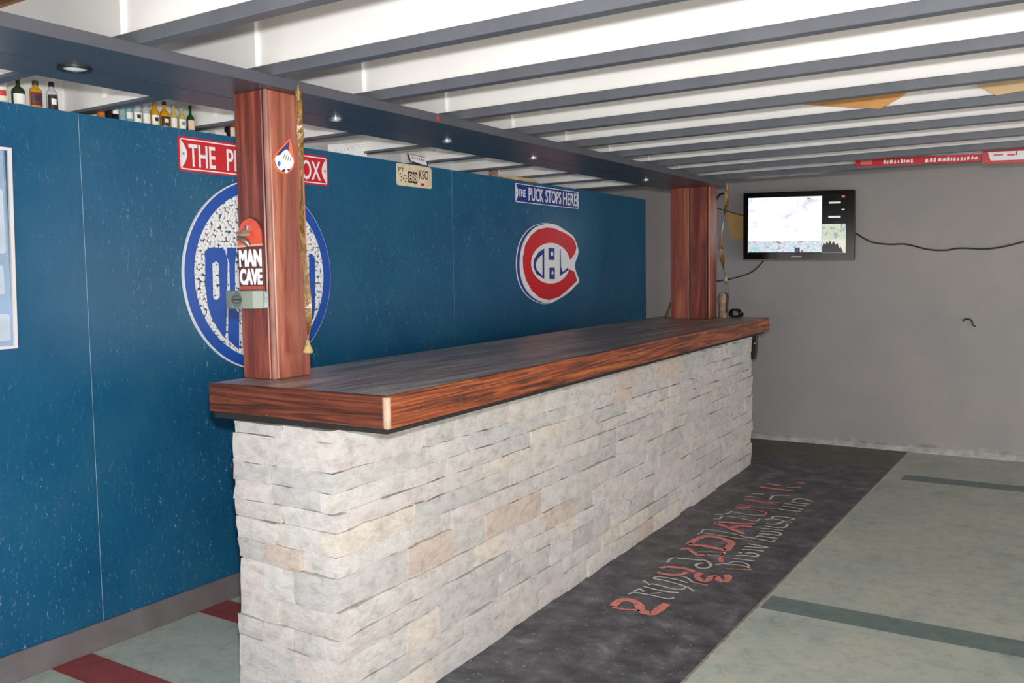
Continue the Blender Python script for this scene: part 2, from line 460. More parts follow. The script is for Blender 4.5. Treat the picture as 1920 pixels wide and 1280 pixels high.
M['chalk_red'] = plain('red_floor_lettering', (226, 140, 132), 0.7, var=0.12, scale=60)
M['chalk_white'] = plain('white_floor_lettering', (212, 212, 206), 0.8, var=0.14, scale=60)
rnd = random.Random(4)
for key, nm in (('r', 'red_lettering'), ('w', 'white_lettering')):
    mb = MB()
    for k, w, pts in STROKES:
        if k != key: continue
        P = curve_pts([(x, y, 0) for x, y in pts], 4)
        L, R = [], []
        for i, p in enumerate(P):
            t = (P[min(i+1, len(P)-1)] - P[max(i-1, 0)]).normalized()
            n = Vector((-t.y, t.x, 0)) * w * (0.36 if key == 'w' else 0.46) * (0.85 + 0.3 * rnd.random())
            L.append(p + n); R.append(p - n)
        z = 0.0045
        k0 = len(P)
        mb.add([(q.x, q.y, z) for q in L + R], [(i, i + 1, k0 + i + 1, k0 + i) for i in range(k0 - 1)])
    o = floor_part(nm, mb, M['chalk_' + ('red' if key == 'r' else 'white')], parent=strip)

# blue partition: pale core with painted sheets on it
ZW = 2.017
wall_left = structure('wall_left', MB().box(XW - 0.14, XW - 0.0008, -1.8, 6.945, 0.0, ZW - 0.002), M['core'])
edges = [-1.8, -0.35, 1.945, 4.24, 6.947]
for a, b in zip(edges[:-1], edges[1:]):
    MB().box(XW - 0.0008, XW, a + 0.0011, b - 0.0011, 0.0, ZW).obj('panel', M['blue'], parent=wall_left)
MB().box(XW - 0.14, XW, 6.945, 6.955, 0.0, ZW).obj('end_panel', M['blue'], parent=wall_left)
structure('baseboard_left', MB().box(XW, XW + 0.014, -1.8, 6.95, 0.0, 0.105), M['base'], bevel=0.003)

wall_far = structure('wall_far', MB().box(-4.6, 3.4, YF, YF + 0.15, 0.0, 2.6), M['far'])
rnd = random.Random(8)
mb = MB(); n = 90
vs_ = []
for i in range(n + 1):
    x = -3.2 + 6.4 * i / n
    h = 0.055 + 0.022 * noise.noise((x * 2.1, 0.3, 0)) + 0.008 * rnd.random()
    d = 0.022 + 0.012 * noise.noise((x * 3, 2.3, 0))
    vs_ += [(x, YF + 0.01, 0), (x, YF - d - 0.012, 0), (x, YF - d, h * 0.7), (x, YF + 0.002, h), (x, YF + 0.01, h)]
mb.add(vs_, [(i*5 + k, i*5 + (k+1) % 5, i*5 + 5 + (k+1) % 5, i*5 + 5 + k) for i in range(n) for k in range(5)])
structure('baseboard_far', mb, M['concrete'])
structure('wall_upper', MB().box(-3.36, -3.335, -1.8, 6.15, 1.88, 2.30), M['white_wall'])

structure('light_block_wall', MB().box(-4.6, -4.5, -1.8, 7.5, 0.0, 2.6), M['white_wall'])  # unseen wall added to block sky light behind the blue partition
structure('light_block_header_1', MB().box(3.3, 3.4, -1.8, 7.5, 1.98, 2.33), M['white'])  # unseen header added to keep sky light out of the joist bays
structure('light_block_header_2', MB().box(-4.6, 3.4, -1.9, -1.8, 1.98, 2.33), M['white'])  # unseen back header, likewise added to darken the joist bays
# ceiling: deck carried by I-joists with grey lower flanges
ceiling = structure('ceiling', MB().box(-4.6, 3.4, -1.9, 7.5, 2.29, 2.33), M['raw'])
ZJ = 2.04
def joist(y):
    w = MB().box(-3.335, 3.3, y + 0.017, y + 0.023, ZJ + 0.036, 2.262).obj('joist', M['white'], parent=ceiling)
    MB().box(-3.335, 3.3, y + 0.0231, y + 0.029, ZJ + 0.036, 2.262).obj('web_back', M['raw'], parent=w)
    MB().box(-2.62, 3.3, y, y + 0.045, ZJ, ZJ + 0.036).obj('lower_flange', M['grey'], parent=w, bevel=0.002)
    MB().box(-3.335, -2.62, y, y + 0.045, ZJ + 0.010, ZJ + 0.036).obj('lower_flange', M['white'], parent=w)
    MB().box(-3.335, -2.62, y, y + 0.045, ZJ, ZJ + 0.010).obj('flange_strip', M['grey'], parent=w)
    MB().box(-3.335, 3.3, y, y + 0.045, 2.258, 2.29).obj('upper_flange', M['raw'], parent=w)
    for a, b in ((-2.62, -2.26), (-3.335, -3.09)):
        MB().box(a, b, y + 0.002, y + 0.043, ZJ + 0.036, 2.258).obj('web_stiffener', M['white'], parent=w)
for i in range(-6, 10):
    joist((1.535, 2.01, 2.51, 3.015, 3.52, 4.025, 4.52, 5.04, 5.53, 6.03)[i] if i >= 0 else 1.535 + 0.505 * i)
rim = MB().box(-3.335, 3.3, 6.10, 6.145, ZJ, 2.29).obj('rim_joist', M['grey'], parent=ceiling, bevel=0.002)

# ---------------------------------------------------------------- boxed beam over the bar
BX0, BX1, BZ0, BZ1 = -2.618, -2.181, 2.005, 2.040
beam = Thing('ceiling_beam', 'long slate grey beam of two flat planks under the joists above the bar', 'beam', (BX1, 0.0, BZ0))
beam.part('plank', MB().box(-2.432, BX1, -1.8, 6.20, BZ0, BZ1), M['beam'], bevel=0.001)
beam.part('plank', MB().box(BX0, -2.440, -1.8, 6.20, BZ0 + 0.001, BZ1), M['beam'])
beam.part('groove_shade_strip', MB().box(-2.4399, -2.4321, -1.8, 6.19, BZ0 + 0.0015, BZ1), plain('black_groove_shade', (10, 10, 11), 0.9, spec=0.05))  # black strip painted in as the groove's shadow line between the planks
beam.part('paint_mark', MB().prism(arc(2.86, 2.022, 0.009, 0.012, 0, 330, 11), lambda a, b, d: (BX1 + d, a, b), 0.0, 0.001), plain('red_paint_mark', (178, 50, 50), 0.5))
for i, (y, r, lab) in enumerate(((1.506, 0.046, 'large round recessed lamp with steel ring in the beam end beyond the post'), (2.554, 0.026, 'small round puck lamp in the beam just past the near post'), (3.26, 0.024, 'second small puck lamp past the near post in the beam'), (4.0, 0.024, 'third small puck lamp past the near post, mid beam'), (5.40, 0.024, 'small puck lamp in the beam next to the far post'))):
    t = Thing('recessed_lamp', lab, 'lamp', (-2.436, y, BZ0), 'puck lamps along the beam')
    o = arc(-2.436, y, r, r, 0, 345, 23); q = arc(-2.436, y, r * 0.74, r * 0.74, 0, 345, 23)
    t.part('ring', MB().ring(o, q, on_floor, BZ0 - 0.007, BZ0 + 0.001), M['steel'] if i else M['black'], smooth=True)
    t.part('lens', MB().lathe([(r * 0.74, 0.002), (r * 0.7, -0.004), (r * 0.35, -0.008), (0.001, -0.009)], -2.436, y, BZ0, 20), M['lens'], smooth=True)

# ---------------------------------------------------------------- bar: stone base and timber top
YN, YB = 1.860, 6.379
def xf(y): return -1.612 + (y - YN) / (YB - YN) * (-1.917 + 1.612)
def xk(y): return -2.360 + (y - YN) / (YB - YN) * (-2.752 + 2.360)
YS, YE = 1.868, 6.320
def xs(y): return -1.833 + (y - YS) / (YE - YS) * (-2.019 + 1.833)
XSB = -2.262
bar = Thing('stone_bar', 'long bar base clad in pale grey split ledger stones beside the black floor strip', 'bar', (-2.05, YS, 0.0))
bar.part('core', MB().prism([(xs(YS) - 0.045, YS + 0.045), (xs(YE) - 0.045, YE), (-2.50, YE), (XSB, YS + 0.045)], on_floor, 0.003, 0.953), M['mortar'])
rnd = random.Random(21)
def stone_mesh(l, h, seed, cap0=0.0, cap1=0.0):
    r = random.Random(seed)
    nx, nz = max(4, min(7, int(l / 0.045))), 4
    vs, fs = [], []
    tilt, tz, pro = r.uniform(-0.004, 0.004), r.uniform(-0.004, 0.004), r.uniform(-0.006, 0.007)
    for j in range(nz):
        for i in range(nx):
            u, w = i / (nx - 1), j / (nz - 1)
            edge = i in (0, nx - 1) or j in (0, nz - 1)
            x = u * l + (r.uniform(-0.003, 0.003) if i in (0, nx-1) else r.uniform(-0.12, 0.12) * l / nx)
            z = w * h + (r.uniform(-0.003, 0.003) if j in (0, nz-1) else r.uniform(-0.1, 0.1) * h / nz)
            y = pro + tilt * (u - 0.5) * 2 + tz * (w - 0.5) * 2 + r.uniform(-0.002, 0.002) - (0.0045 if edge else 0.0)
            vs.append((x, y, z))
    for j in range(nz - 1):
        for i in range(nx - 1):
            fs.append((j*nx + i, j*nx + i + 1, (j+1)*nx + i + 1, (j+1)*nx + i))
    per = [(i, 0) for i in range(nx)] + [(nx-1, j) for j in range(1, nz)] + [(i, nz-1) for i in range(nx-2, -1, -1)] + [(0, j) for j in range(nz-2, 0, -1)]
    o = len(vs); k = len(per)
    for i, j in per:
        x, y, z = vs[j*nx + i]
        vs.append((x, -0.055, z))
    for a in range(k):
        b = (a + 1) % k
        i, j = per[a]; i2, j2 = per[b]
        fs.append((j*nx + i, o + a, o + b, j2*nx + i2))
    return vs, fs
def lay_stone(l, h, org, along, out):
    vs, fs = stone_mesh(l, h, rnd.random())
    mb = MB()
    mb.add([(org[0] + along[0]*x + out[0]*y, org[1] + along[1]*x + out[1]*y, org[2] + z) for x, y, z in vs], fs)
    bar.part('stone', mb, M['stone'], smooth=True)
heights = [0.090, 0.072, 0.098, 0.066, 0.082, 0.108, 0.066, 0.072, 0.056, 0.064, 0.060, 0.092, 0.036]
tot = sum(heights); heights = [h * 0.951 / tot for h in heights]
al = Vector((xs(YE) - xs(YS), YE - YS, 0)); LEN = al.length; al.normalize()
ou = Vector((al.y, -al.x, 0))
z = 0.003
for c, h in enumerate(heights):
    wrap = c % 2
    s = 0.0 if wrap else 0.055
    while s < LEN - 0.02:
        l = rnd.choice((0.16, 0.20, 0.23, 0.27, 0.32, 0.38, 0.42)) * rnd.uniform(0.9, 1.1)
        if LEN - s - l < 0.13: l = LEN - s
        lay_stone(l - 0.001, h - 0.0005, (xs(YS) + al.x * s, YS + al.y * s, z), (al.x, al.y), (ou.x, ou.y))
        s += l
    x1 = xs(YS) - (0.055 if wrap else 0.0) ; x = XSB - rnd.uniform(-0.012, 0.014)
    cuts = [x, x + (x1 - x) * rnd.uniform(0.3, 0.62), x1] if rnd.random() < 0.75 else [x, x + (x1 - x) * 0.3, x + (x1 - x) * 0.66, x1]
    for a, b in zip(cuts[:-1], cuts[1:]):
        lay_stone(b - a - 0.001, h - 0.0005, (a, YS, z), (1, 0), (0, -1))
    z += h

ZT, ZB = 1.070, 0.978
top = Thing('bar_top', 'long worn dark wooden bar top with reddish brown fascia boards on the stone base', 'bar top', (-2.0, YN, 0.958))
T0 = 0.020
top.part('underlay_shade_board', MB().prism([(xf(YN) - 0.03, YN + 0.03), (xf(YB) - 0.03, YB - 0.03), (xk(YB) + 0.01, YB - 0.03), (xk(YN) + 0.01, YN + 0.01)], on_floor, 0.958, ZB + 0.004), M['blackwood'])  # black sub-board; its colour also stands in for the shadow under the fascia
top.part('countertop', MB().prism([(xf(YN) - T0, YN + T0), (xf(YB) - T0, YB - T0), (xk(YB), YB - T0), (xk(YN), YN + T0)], on_floor, ZB + 0.004, ZT - 0.001), M['bar_top'])
top.part('fascia_board', MB().prism([(xf(YN), YN + 0.012), (xf(YB), YB), (xf(YB) - T0, YB), (xf(YN) - T0, YN + T0)], on_floor, ZB, ZT), M['fascia'], bevel=0.003, label='orange brown front fascia board')
top.part('end_board', MB().prism([(xk(YN) - 0.002, YN), (xf(YN) - 0.016, YN), (xf(YN) - 0.016, YN + T0), (xk(YN) - 0.002, YN + T0)], on_floor, ZB, ZT), M['fascia_end'], bevel=0.003, label='brown end board with horizontal grain')
top.part('end_board', MB().prism([(xk(YB), YB - T0), (xf(YB) - T0, YB - T0), (xf(YB) - T0, YB), (xk(YB), YB)], on_floor, ZB, ZT), M['post_dark'], bevel=0.003)
top.part('corner_trim', MB().box(xf(YN) - 0.016, xf(YN) + 0.001, YN - 0.001, YN + 0.013, ZB, ZT - 0.002), M['trim'], bevel=0.004, seg=2, label='pale worn corner strip')

# ---------------------------------------------------------------- posts
def post(label, x0, x1, y0, y1, two, mat, mat2, trim):
    t = Thing('timber_post', label, 'post', ((x0 + x1) / 2, (y0 + y1) / 2, ZT))
    k = 0.018
    t.part('core', MB().box(x0 + k, x1 - k, y0 + k, y1 - k, ZT, BZ0), M['blackwood'])
    if two:
        xm = x0 + (x1 - x0) * 0.46
        t.part('board', MB().box(x0, xm - 0.003, y0, y0 + k, ZT, BZ0), mat2, bevel=0.003)
        t.part('board', MB().box(xm + 0.003, x1 - k, y0, y0 + k, ZT, BZ0), mat, bevel=0.003)
        t.part('filler_strip', MB().box(xm - 0.006, xm + 0.006, y0 + 0.006, y0 + k, ZT, BZ0), M['trim'])
    else:
        t.part('board', MB().box(x0, x1 - k, y0, y0 + k, ZT, BZ0), mat2, bevel=0.003)
    t.part('board', MB().box(x1 - k, x1, y0 + k, y1, ZT, BZ0), mat, bevel=0.003)
    t.part('board', MB().box(x0, x0 + k, y0 + k, y1, ZT, BZ0), mat, bevel=0.003)
    t.part('board', MB().box(x0 + k, x1 - k, y1 - k, y1, ZT, BZ0), mat, bevel=0.003)
    t.part('corner_trim', MB().box(x1 - 0.011, x1 + trim, y0 - 0.0004, y0 + 0.013, ZT, BZ0), M['post_trim'] if not two else mat2, bevel=0.005, seg=2)
    return t
PX0, PX1, PY0, PY1 = -2.373, -2.225, 2.013, 2.177
post('reddish timber post with pale corner trim, opener plaque and teardrop sticker on it', PX0, PX1, PY0, PY1, False, M['post'], M['post_dark'], 0.004)
post('dark red timber post of side by side boards near the wall television', -2.548, -2.258, 6.083, 6.234, True, M['post_dark'], M['post'], 0.003)

# ---------------------------------------------------------------- signs on the blue partition
P_RED = plain('sign_red', (206, 34, 44), 0.35)
P_WHITE = plain('sign_white', (238, 238, 240), 0.4)
P_NAVY = plain('sign_navy', (36, 56, 134), 0.35)
P_ROYAL = plain('sign_royal_blue', (18, 78, 170), 0.3)
P_CREAM = plain('plate_cream', (226, 210, 176), 0.45, var=0.06, scale=20)
P_INK = plain('plate_ink', (70, 44, 40), 0.5)
def street_sign(name, label, y0, y1, z0, z1, field, words, margin=0.006):
    t = Thing(name, label, 'sign', (XW, (y0 + y1) / 2, z0))
    p = t.part('plate', MB().prism(rrect(y0, y1, z0, z1, 0.012), on_wall, 0.001, 0.004), field)
    o = rrect(y0 + margin, y1 - margin, z0 + margin, z1 - margin, 0.010); q = rrect(y0 + margin + 0.005, y1 - margin - 0.005, z0 + margin + 0.005, z1 - margin - 0.005, 0.008)
    t.part('border_line', MB().ring(o, q, on_wall, 0.0035, 0.0048), P_WHITE)
    for side in (0, 1):
        e = y0 + margin + 0.004 if side == 0 else y1 - margin - 0.004; sg = 1 if side == 0 else -1
        zc = (z0 + z1) / 2; hh = (z1 - z0) / 2 - margin - 0.004
        f = t.part('end_flash', MB().prism([(e, zc - hh), (e, zc + hh)] + [(e + sg * 0.030 * math.sin(math.pi * k / 8) ** 1.0, zc + hh - 2 * hh * k / 8) for k in range(1, 8)], on_wall, 0.0035, 0.0048), P_WHITE)
        t.part('screw', MB().prism(arc(e + sg * 0.011, zc, 0.005, 0.006, 0, 330, 11), on_wall, 0.0045, 0.007), M['steel'])
    for w, a0, a1, b0, b1 in words:
        t.part('lettering', text_mb(w, on_wall, a0, a1, b0, b1, 0.0036, 0.0052, 0.012), P_WHITE)
    return t
street_sign('street_sign', 'red street sign with white letters behind the near post', 2.368, 3.222, 1.846, 1.988, P_RED,
            [('THE', 2.418, 2.552, 1.868, 1.960), ('PENALTY', 2.612, 2.935, 1.868, 1.960), ('BOX', 3.005, 3.172, 1.868, 1.960)], 0.008)
street_sign('street_sign', 'blue street sign with white letters above the red C emblem', 4.920, 5.776, 1.872, 1.998, P_NAVY,
            [('THE', 4.958, 5.048, 1.912, 1.960), ('PUCK', 5.085, 5.275, 1.892, 1.980), ('STOPS', 5.305, 5.520, 1.892, 1.980), ('HERE', 5.548, 5.745, 1.892, 1.980)], 0.002)

pl = Thing('licence_plate', 'cream embossed licence plate at the top of the blue wall', 'plate', (XW, 3.89, 1.892))
pl.part('plate', MB().prism(rrect(3.738, 4.044, 1.892, 2.012, 0.014), on_wall, 0.002, 0.005), P_CREAM, bevel=0.0015)
pl.part('dark_panel', MB().prism([(3.834, 1.912), (3.870, 1.912), (3.870, 1.974), (3.834, 1.974)], on_wall, 0.004, 0.006), P_INK)
pl.part('dark_panel', MB().prism([(3.874, 1.912), (3.912, 1.912), (3.912, 1.974), (3.874, 1.974)], on_wall, 0.004, 0.006), P_INK)
pl.part('lettering', text_mb('KSO', on_wall, 3.930, 4.012, 1.940, 1.990, 0.0045, 0.0065, 0.0), P_INK)
pl.part('lettering', text_mb('PT', on_wall, 3.755, 3.800, 1.968, 1.988, 0.0045, 0.0065, 0.0), P_INK)
pl.part('lettering', text_mb('88', on_wall, 3.838, 3.908, 1.922, 1.964, 0.0055, 0.0075, 0.0), P_CREAM)
pl.part('sticker', MB().prism(rrect(3.943, 3.975, 1.904, 1.918, 0.002), on_wall, 0.0045, 0.006), P_RED)
for a, b in ((3.762, 1.952), (3.772, 1.936), (3.800, 1.944), (3.815, 1.930), (3.768, 1.916), (3.806, 1.912), (3.790, 1.926)):
    pl.part('embossed_mark', MB().prism([(a, b), (a + 0.012, b + 0.002), (a + 0.010, b + 0.008), (a + 0.001, b + 0.006)], on_wall, 0.0045, 0.006), P_INK)

C_WHITE = [(5.296,1.749), (5.425,1.746), (5.559,1.712), (5.673,1.673), (5.731,1.612), (5.748,1.555), (5.705,1.492), (5.692,1.463), (5.715,1.411), (5.756,1.354), (5.713,1.325), (5.595,1.271), (5.457,1.23), (5.325,1.203), (5.198,1.221), (5.087,1.262), (5.009,1.321), (4.966,1.39), (4.954,1.467), (4.966,1.545), (5.007,1.623), (5.088,1.688), (5.18,1.728)]
C_RED = [(5.295,1.722), (5.392,1.72), (5.524,1.697), (5.627,1.672), (5.69,1.64), (5.713,1.595), (5.694,1.554), (5.623,1.505), (5.611,1.522), (5.585,1.552), (5.547,1.578), (5.499,1.598), (5.443,1.612), (5.383,1.619), (5.321,1.618), (5.262,1.611), (5.208,1.596), (5.161,1.576), (5.124,1.552), (5.098,1.524), (5.084,1.493), (5.084,1.463), (5.096,1.433), (5.12,1.405), (5.156,1.38), (5.202,1.36), (5.256,1.347), (5.315,1.339), (5.376,1.339), (5.437,1.346), (5.493,1.36), (5.543,1.381), (5.582,1.407), (5.609,1.437), (5.68,1.42), (5.72,1.354), (5.584,1.294), (5.458,1.246), (5.315,1.226), (5.189,1.248), (5.088,1.299), (5.02,1.368), (4.986,1.447), (4.984,1.514), (5.016,1.597), (5.087,1.662), (5.18,1.704)]
H_LEFT = [(5.26,1.578), (5.186,1.553), (5.124,1.505), (5.117,1.452), (5.152,1.409), (5.255,1.371)]
H_LEFT_IN = [(5.233,1.538), (5.175,1.51), (5.141,1.473), (5.157,1.436), (5.229,1.395)]
H_TOP = [(5.318,1.585), (5.399,1.583), (5.397,1.501), (5.319,1.502)]
H_TOP_IN = [(5.344,1.558), (5.377,1.558), (5.379,1.534), (5.346,1.528)]
H_BOT = [(5.329,1.449), (5.399,1.449), (5.398,1.369), (5.327,1.37)]
H_BOT_IN = [(5.363,1.433), (5.382,1.413), (5.368,1.4), (5.352,1.408)]
H_RIGHT = [(5.477,1.579), (5.484,1.579), (5.487,1.452), (5.512,1.418), (5.581,1.447), (5.598,1.434), (5.472,1.391)]
O_OUT = [(2.47,1.519), (2.492,1.535), (2.561,1.536), (2.574,1.521), (2.585,1.477), (2.573,1.319), (2.561,1.169), (2.553,1.15), (2.517,1.194), (2.488,1.243), (2.472,1.296), (2.466,1.391)]
O_IN = [(2.504,1.468), (2.521,1.478), (2.536,1.468), (2.535,1.328), (2.523,1.315), (2.507,1.315), (2.501,1.329)]
I = [(2.584,1.537), (2.632,1.537), (2.63,1.504), (2.624,1.468), (2.617,1.317), (2.621,1.264), (2.636,1.254), (2.628,1.093), (2.574,1.137), (2.573,1.168), (2.584,1.318), (2.591,1.327), (2.595,1.468), (2.586,1.495)]
S_R = [(3.068,1.518), (3.087,1.514), (3.104,1.494), (3.094,1.264), (3.081,1.206), (3.054,1.207)]

def pebble():
    mt, nt, b = new_mat('pebbled_white')
    v = N(nt, 'ShaderNodeTexVoronoi', voronoi_dimensions='2D'); v.inputs['Scale'].default_value = 70; v.inputs['Randomness'].default_value = 0.85
    sp = N(nt, 'ShaderNodeSeparateXYZ'); cb = N(nt, 'ShaderNodeCombineXYZ')
    nt.links.new(coords(nt), sp.inputs[0]); nt.links.new(sp.outputs['Y'], cb.inputs['X']); nt.links.new(sp.outputs['Z'], cb.inputs['Y'])
    nt.links.new(cb.outputs[0], v.inputs['Vector'])
    c = ramp(nt, v.outputs['Distance'], [(0.0, (244, 244, 244)), (0.56, (236, 236, 236)), (0.66, (70, 78, 90))])
    nt.links.new(c, b.inputs['Base Color'])
    b.inputs['Roughness'].default_value = 0.45
    inv = N(nt, 'ShaderNodeMath', operation='MULTIPLY'); inv.inputs[1].default_value = -1.0
    nt.links.new(v.outputs['Distance'], inv.inputs[0])
    bump(nt, b, inv.outputs[0], 0.4, 0.01)
    return mt
P_PEB = pebble()
CY, CZ, CR = 2.784, 1.416, 0.424
t = Thing('round_emblem', 'large round blue and white emblem board partly hidden behind the near post', 'emblem', (XW, CY, CZ - CR))
circ = lambda r, n=72: arc(CY, CZ, r, r, 0, 360 - 360 / n, n - 1)
t.part('backing_disc', MB().prism(circ(CR), on_wall, 0.001, 0.014), P_WHITE)
t.part('blue_ring', MB().ring(circ(CR - 0.005), circ(CR - 0.050), on_wall, 0.010, 0.018), P_ROYAL)
t.part('pebbled_disc', MB().prism(circ(CR - 0.049), on_wall, 0.012, 0.0155), P_PEB)
def poly_part(th, name, poly, d0, d1, mat): return th.part(name, MB().prism(poly, on_wall, d0, d1), mat)
poly_part(t, 'letter', O_OUT, 0.015, 0.018, P_ROYAL)
poly_part(t, 'letter_counter', O_IN, 0.017, 0.0188, P_PEB)
poly_part(t, 'letter', I, 0.015, 0.018, P_ROYAL)
for w, y0, y1, zb in (('L', 2.652, 2.740, 1.085), ('E', 2.762, 2.850, 1.070), ('R', 2.868, 2.962, 1.075), ('S', 2.976, 3.050, 1.120)):
    t.part('letter', text_mb(w, on_wall, y0, y1, zb, 1.537, 0.015, 0.018, 0.03), P_ROYAL)
poly_part(t, 'letter', S_R, 0.015, 0.018, P_ROYAL)

t = Thing('letter_emblem', 'red white and blue letter C emblem cut-out beyond the near post', 'emblem', (XW, 5.34, 1.20))
def grow(poly, c, s, dy=0.0): return [(c[0] + (a - c[0]) * s + dy, c[1] + (b - c[1]) * s) for a, b in poly]
def closed(poly, k=4):
    q = curve_pts([(a, c, 0) for a, c in poly[-2:] + poly + poly[:2]], k)
    return [(p.x, p.y) for p in q[2 * k:-2 * k]]
C_WHITE = closed(C_WHITE)
CC = (5.35, 1.475)
poly_part(t, 'white_rim', grow(C_WHITE, CC, 1.012, -0.030), 0.001, 0.004, P_WHITE)
poly_part(t, 'blue_edge', grow(C_WHITE, CC, 1.0, -0.026), 0.003, 0.008, P_NAVY)
poly_part(t, 'white_body', C_WHITE, 0.006, 0.014, P_WHITE)
poly_part(t, 'red_letter', C_RED, 0.013, 0.017, P_RED)
for nm, pq in (('blue_shape', H_LEFT), ('blue_shape', H_TOP), ('blue_shape', H_BOT), ('blue_shape', H_RIGHT)): poly_part(t, nm, pq, 0.013, 0.016, P_NAVY)
for pq in (H_LEFT_IN, H_TOP_IN, H_BOT_IN): poly_part(t, 'white_inset', pq, 0.015, 0.0168, P_WHITE)

t = Thing('framed_poster', 'pale blue poster in a slim white frame on the blue wall', 'poster', (XW, 1.36, 1.172))
t.part('print', MB().box(XW + 0.002, XW + 0.006, 1.02, 1.66, 1.18, 1.85), plain('poster_print', (110, 150, 190), 0.4, var=0.12, scale=5))
for z0, z1, y0, y1 in ((1.50, 1.72, 1.48, 1.652), (1.20, 1.292, 1.46, 1.652), (1.36, 1.46, 1.55, 1.64)):
    t.part('pale_panel', MB().prism(rrect(y0, y1, z0, z1, 0.01), on_wall, 0.006, 0.0072), plain('poster_panel', (176, 196, 214), 0.4, var=0.08, scale=12))
o = [(1.00, 1.172), (1.672, 1.172), (1.688, 1.862), (1.00, 1.862)]; q = [(1.012, 1.182), (1.660, 1.182), (1.676, 1.852), (1.012, 1.852)]
t.part('frame', MB().ring(o, q, on_wall, 0.001, 0.012), plain('frame_white', (226, 222, 224), 0.25))
gl, nt, b = new_mat('poster_film')
b.inputs['Base Color'].default_value = (1, 1, 1, 1); b.inputs['Roughness'].default_value = 0.08; b.inputs['Alpha'].default_value = 0.12
t.part('clear_film', MB().box(XW + 0.0085, XW + 0.0095, 1.01, 1.664, 1.18, 1.853), gl)

# ---------------------------------------------------------------- things on the near post
def on_post(a, b, d): return (a, PY0 - d, b)
t = Thing('bottle_opener', 'wall bottle opener plaque with arched red top and MAN CAVE letters on the near post', 'bottle opener', (-2.309, PY0, 1.362))
t.part('plaque', MB().prism([(-2.371, 1.362), (-2.250, 1.362), (-2.250, 1.535)] + arc(-2.3105, 1.535, 0.0605, 0.066, 0, 180, 14) + [(-2.371, 1.535)], on_post, 0.0005, 0.006), plain('plaque_brown', (92, 50, 44), 0.5), bevel=0.001)
t.part('red_arch', MB().prism([(-2.367, 1.512), (-2.254, 1.512), (-2.254, 1.535)] + arc(-2.3105, 1.535, 0.0565, 0.062, 0, 180, 14) + [(-2.367, 1.535)], on_post, 0.0055, 0.0075), plain('plaque_red', (214, 84, 62), 0.4, var=0.06, scale=30))
t.part('red_band', MB().prism([(-2.367, 1.365), (-2.254, 1.365), (-2.254, 1.376), (-2.367, 1.376)], on_post, 0.0055, 0.0075), plain('plaque_band', (186, 84, 72), 0.45))
t.part('pale_band', MB().prism([(-2.369, 1.503), (-2.252, 1.507), (-2.252, 1.513), (-2.369, 1.511)], on_post, 0.0055, 0.0078), plain('plaque_pale', (214, 164, 140), 0.45))
for w, b0, b1 in (('MAN', 1.440, 1.496), ('CAVE', 1.380, 1.434)):
    t.part('lettering', text_mb(w, on_post, -2.364, -2.258, b0, b1, 0.0055, 0.0085, 0.045), P_WHITE)
op = t.part('opener', MB().tube([(-2.318, PY0 - 0.008, 1.574), (-2.318, PY0 - 0.012, 1.556), (-2.318, PY0 - 0.020, 1.545)], 0.008, 10), M['steel'], smooth=True)
t.part('opener_lip', MB().lathe([(0.006, 0.016), (0.012, 0.012), (0.024, 0.0), (0.020, -0.006), (0.004, -0.006)], -2.320, PY0 - 0.020, 1.545, 16, 1.1, 0.8), plain('worn_brass', (196, 176, 150), 0.35, 0.5), parent=op, smooth=True)
t.part('opener_tongue', MB().tube([(-2.352, PY0 - 0.022, 1.538), (-2.330, PY0 - 0.024, 1.530), (-2.318, PY0 - 0.016, 1.522), (-2.314, PY0 - 0.008, 1.508)], [0.004, 0.008, 0.010, 0.010], 10), plain('dull_steel', (128, 122, 112), 0.4, 0.6), parent=op, smooth=True)

t = Thing('cap_catcher', 'grey green metal bottle cap catcher box below the opener plaque', 'cap catcher', (-2.32, PY0, 1.303))
bx = plain('tin_grey_green', (124, 134, 123), 0.5, 0.0, var=0.05, scale=14)
prof = [(-2.400, 0.0005), (-2.245, 0.0005), (-2.241, 0.020), (-2.262, 0.046), (-2.300, 0.056), (-2.350, 0.056), (-2.394, 0.044), (-2.404, 0.020)]
t.part('box', MB().prism([(a, PY0 - d) for a, d in prof], on_floor, 1.303, 1.362), bx, bevel=0.002)
em = lambda a, b, d: (a, PY0 - 0.0562 - d, b)
t.part('oval_badge', MB().prism(arc(-2.326, 1.333, 0.022, 0.026, 0, 345, 23), em, 0.0, 0.0012), plain('badge_grey', (104, 118, 112), 0.4, 0.3))
t.part('badge_outline', MB().ring(arc(-2.326, 1.333, 0.024, 0.013, 0, 345, 23), arc(-2.326, 1.333, 0.022, 0.011, 0, 345, 23), em, 0.001, 0.002), P_INK)
t.part('lettering', MB().prism([(-2.345, 1.331), (-2.307, 1.331), (-2.307, 1.336), (-2.345, 1.336)], em, 0.001, 0.002), P_INK)
t.part('side_picture', MB().prism([(PY0 - 0.004, 1.306), (PY0 - 0.018, 1.306), (PY0 - 0.018, 1.358), (PY0 - 0.004, 1.358)], lambda a, b, d: (-2.2405 + d, a, b), 0.0, 0.002), plain('side_blue', (150, 164, 172), 0.5, var=0.2, scale=40))

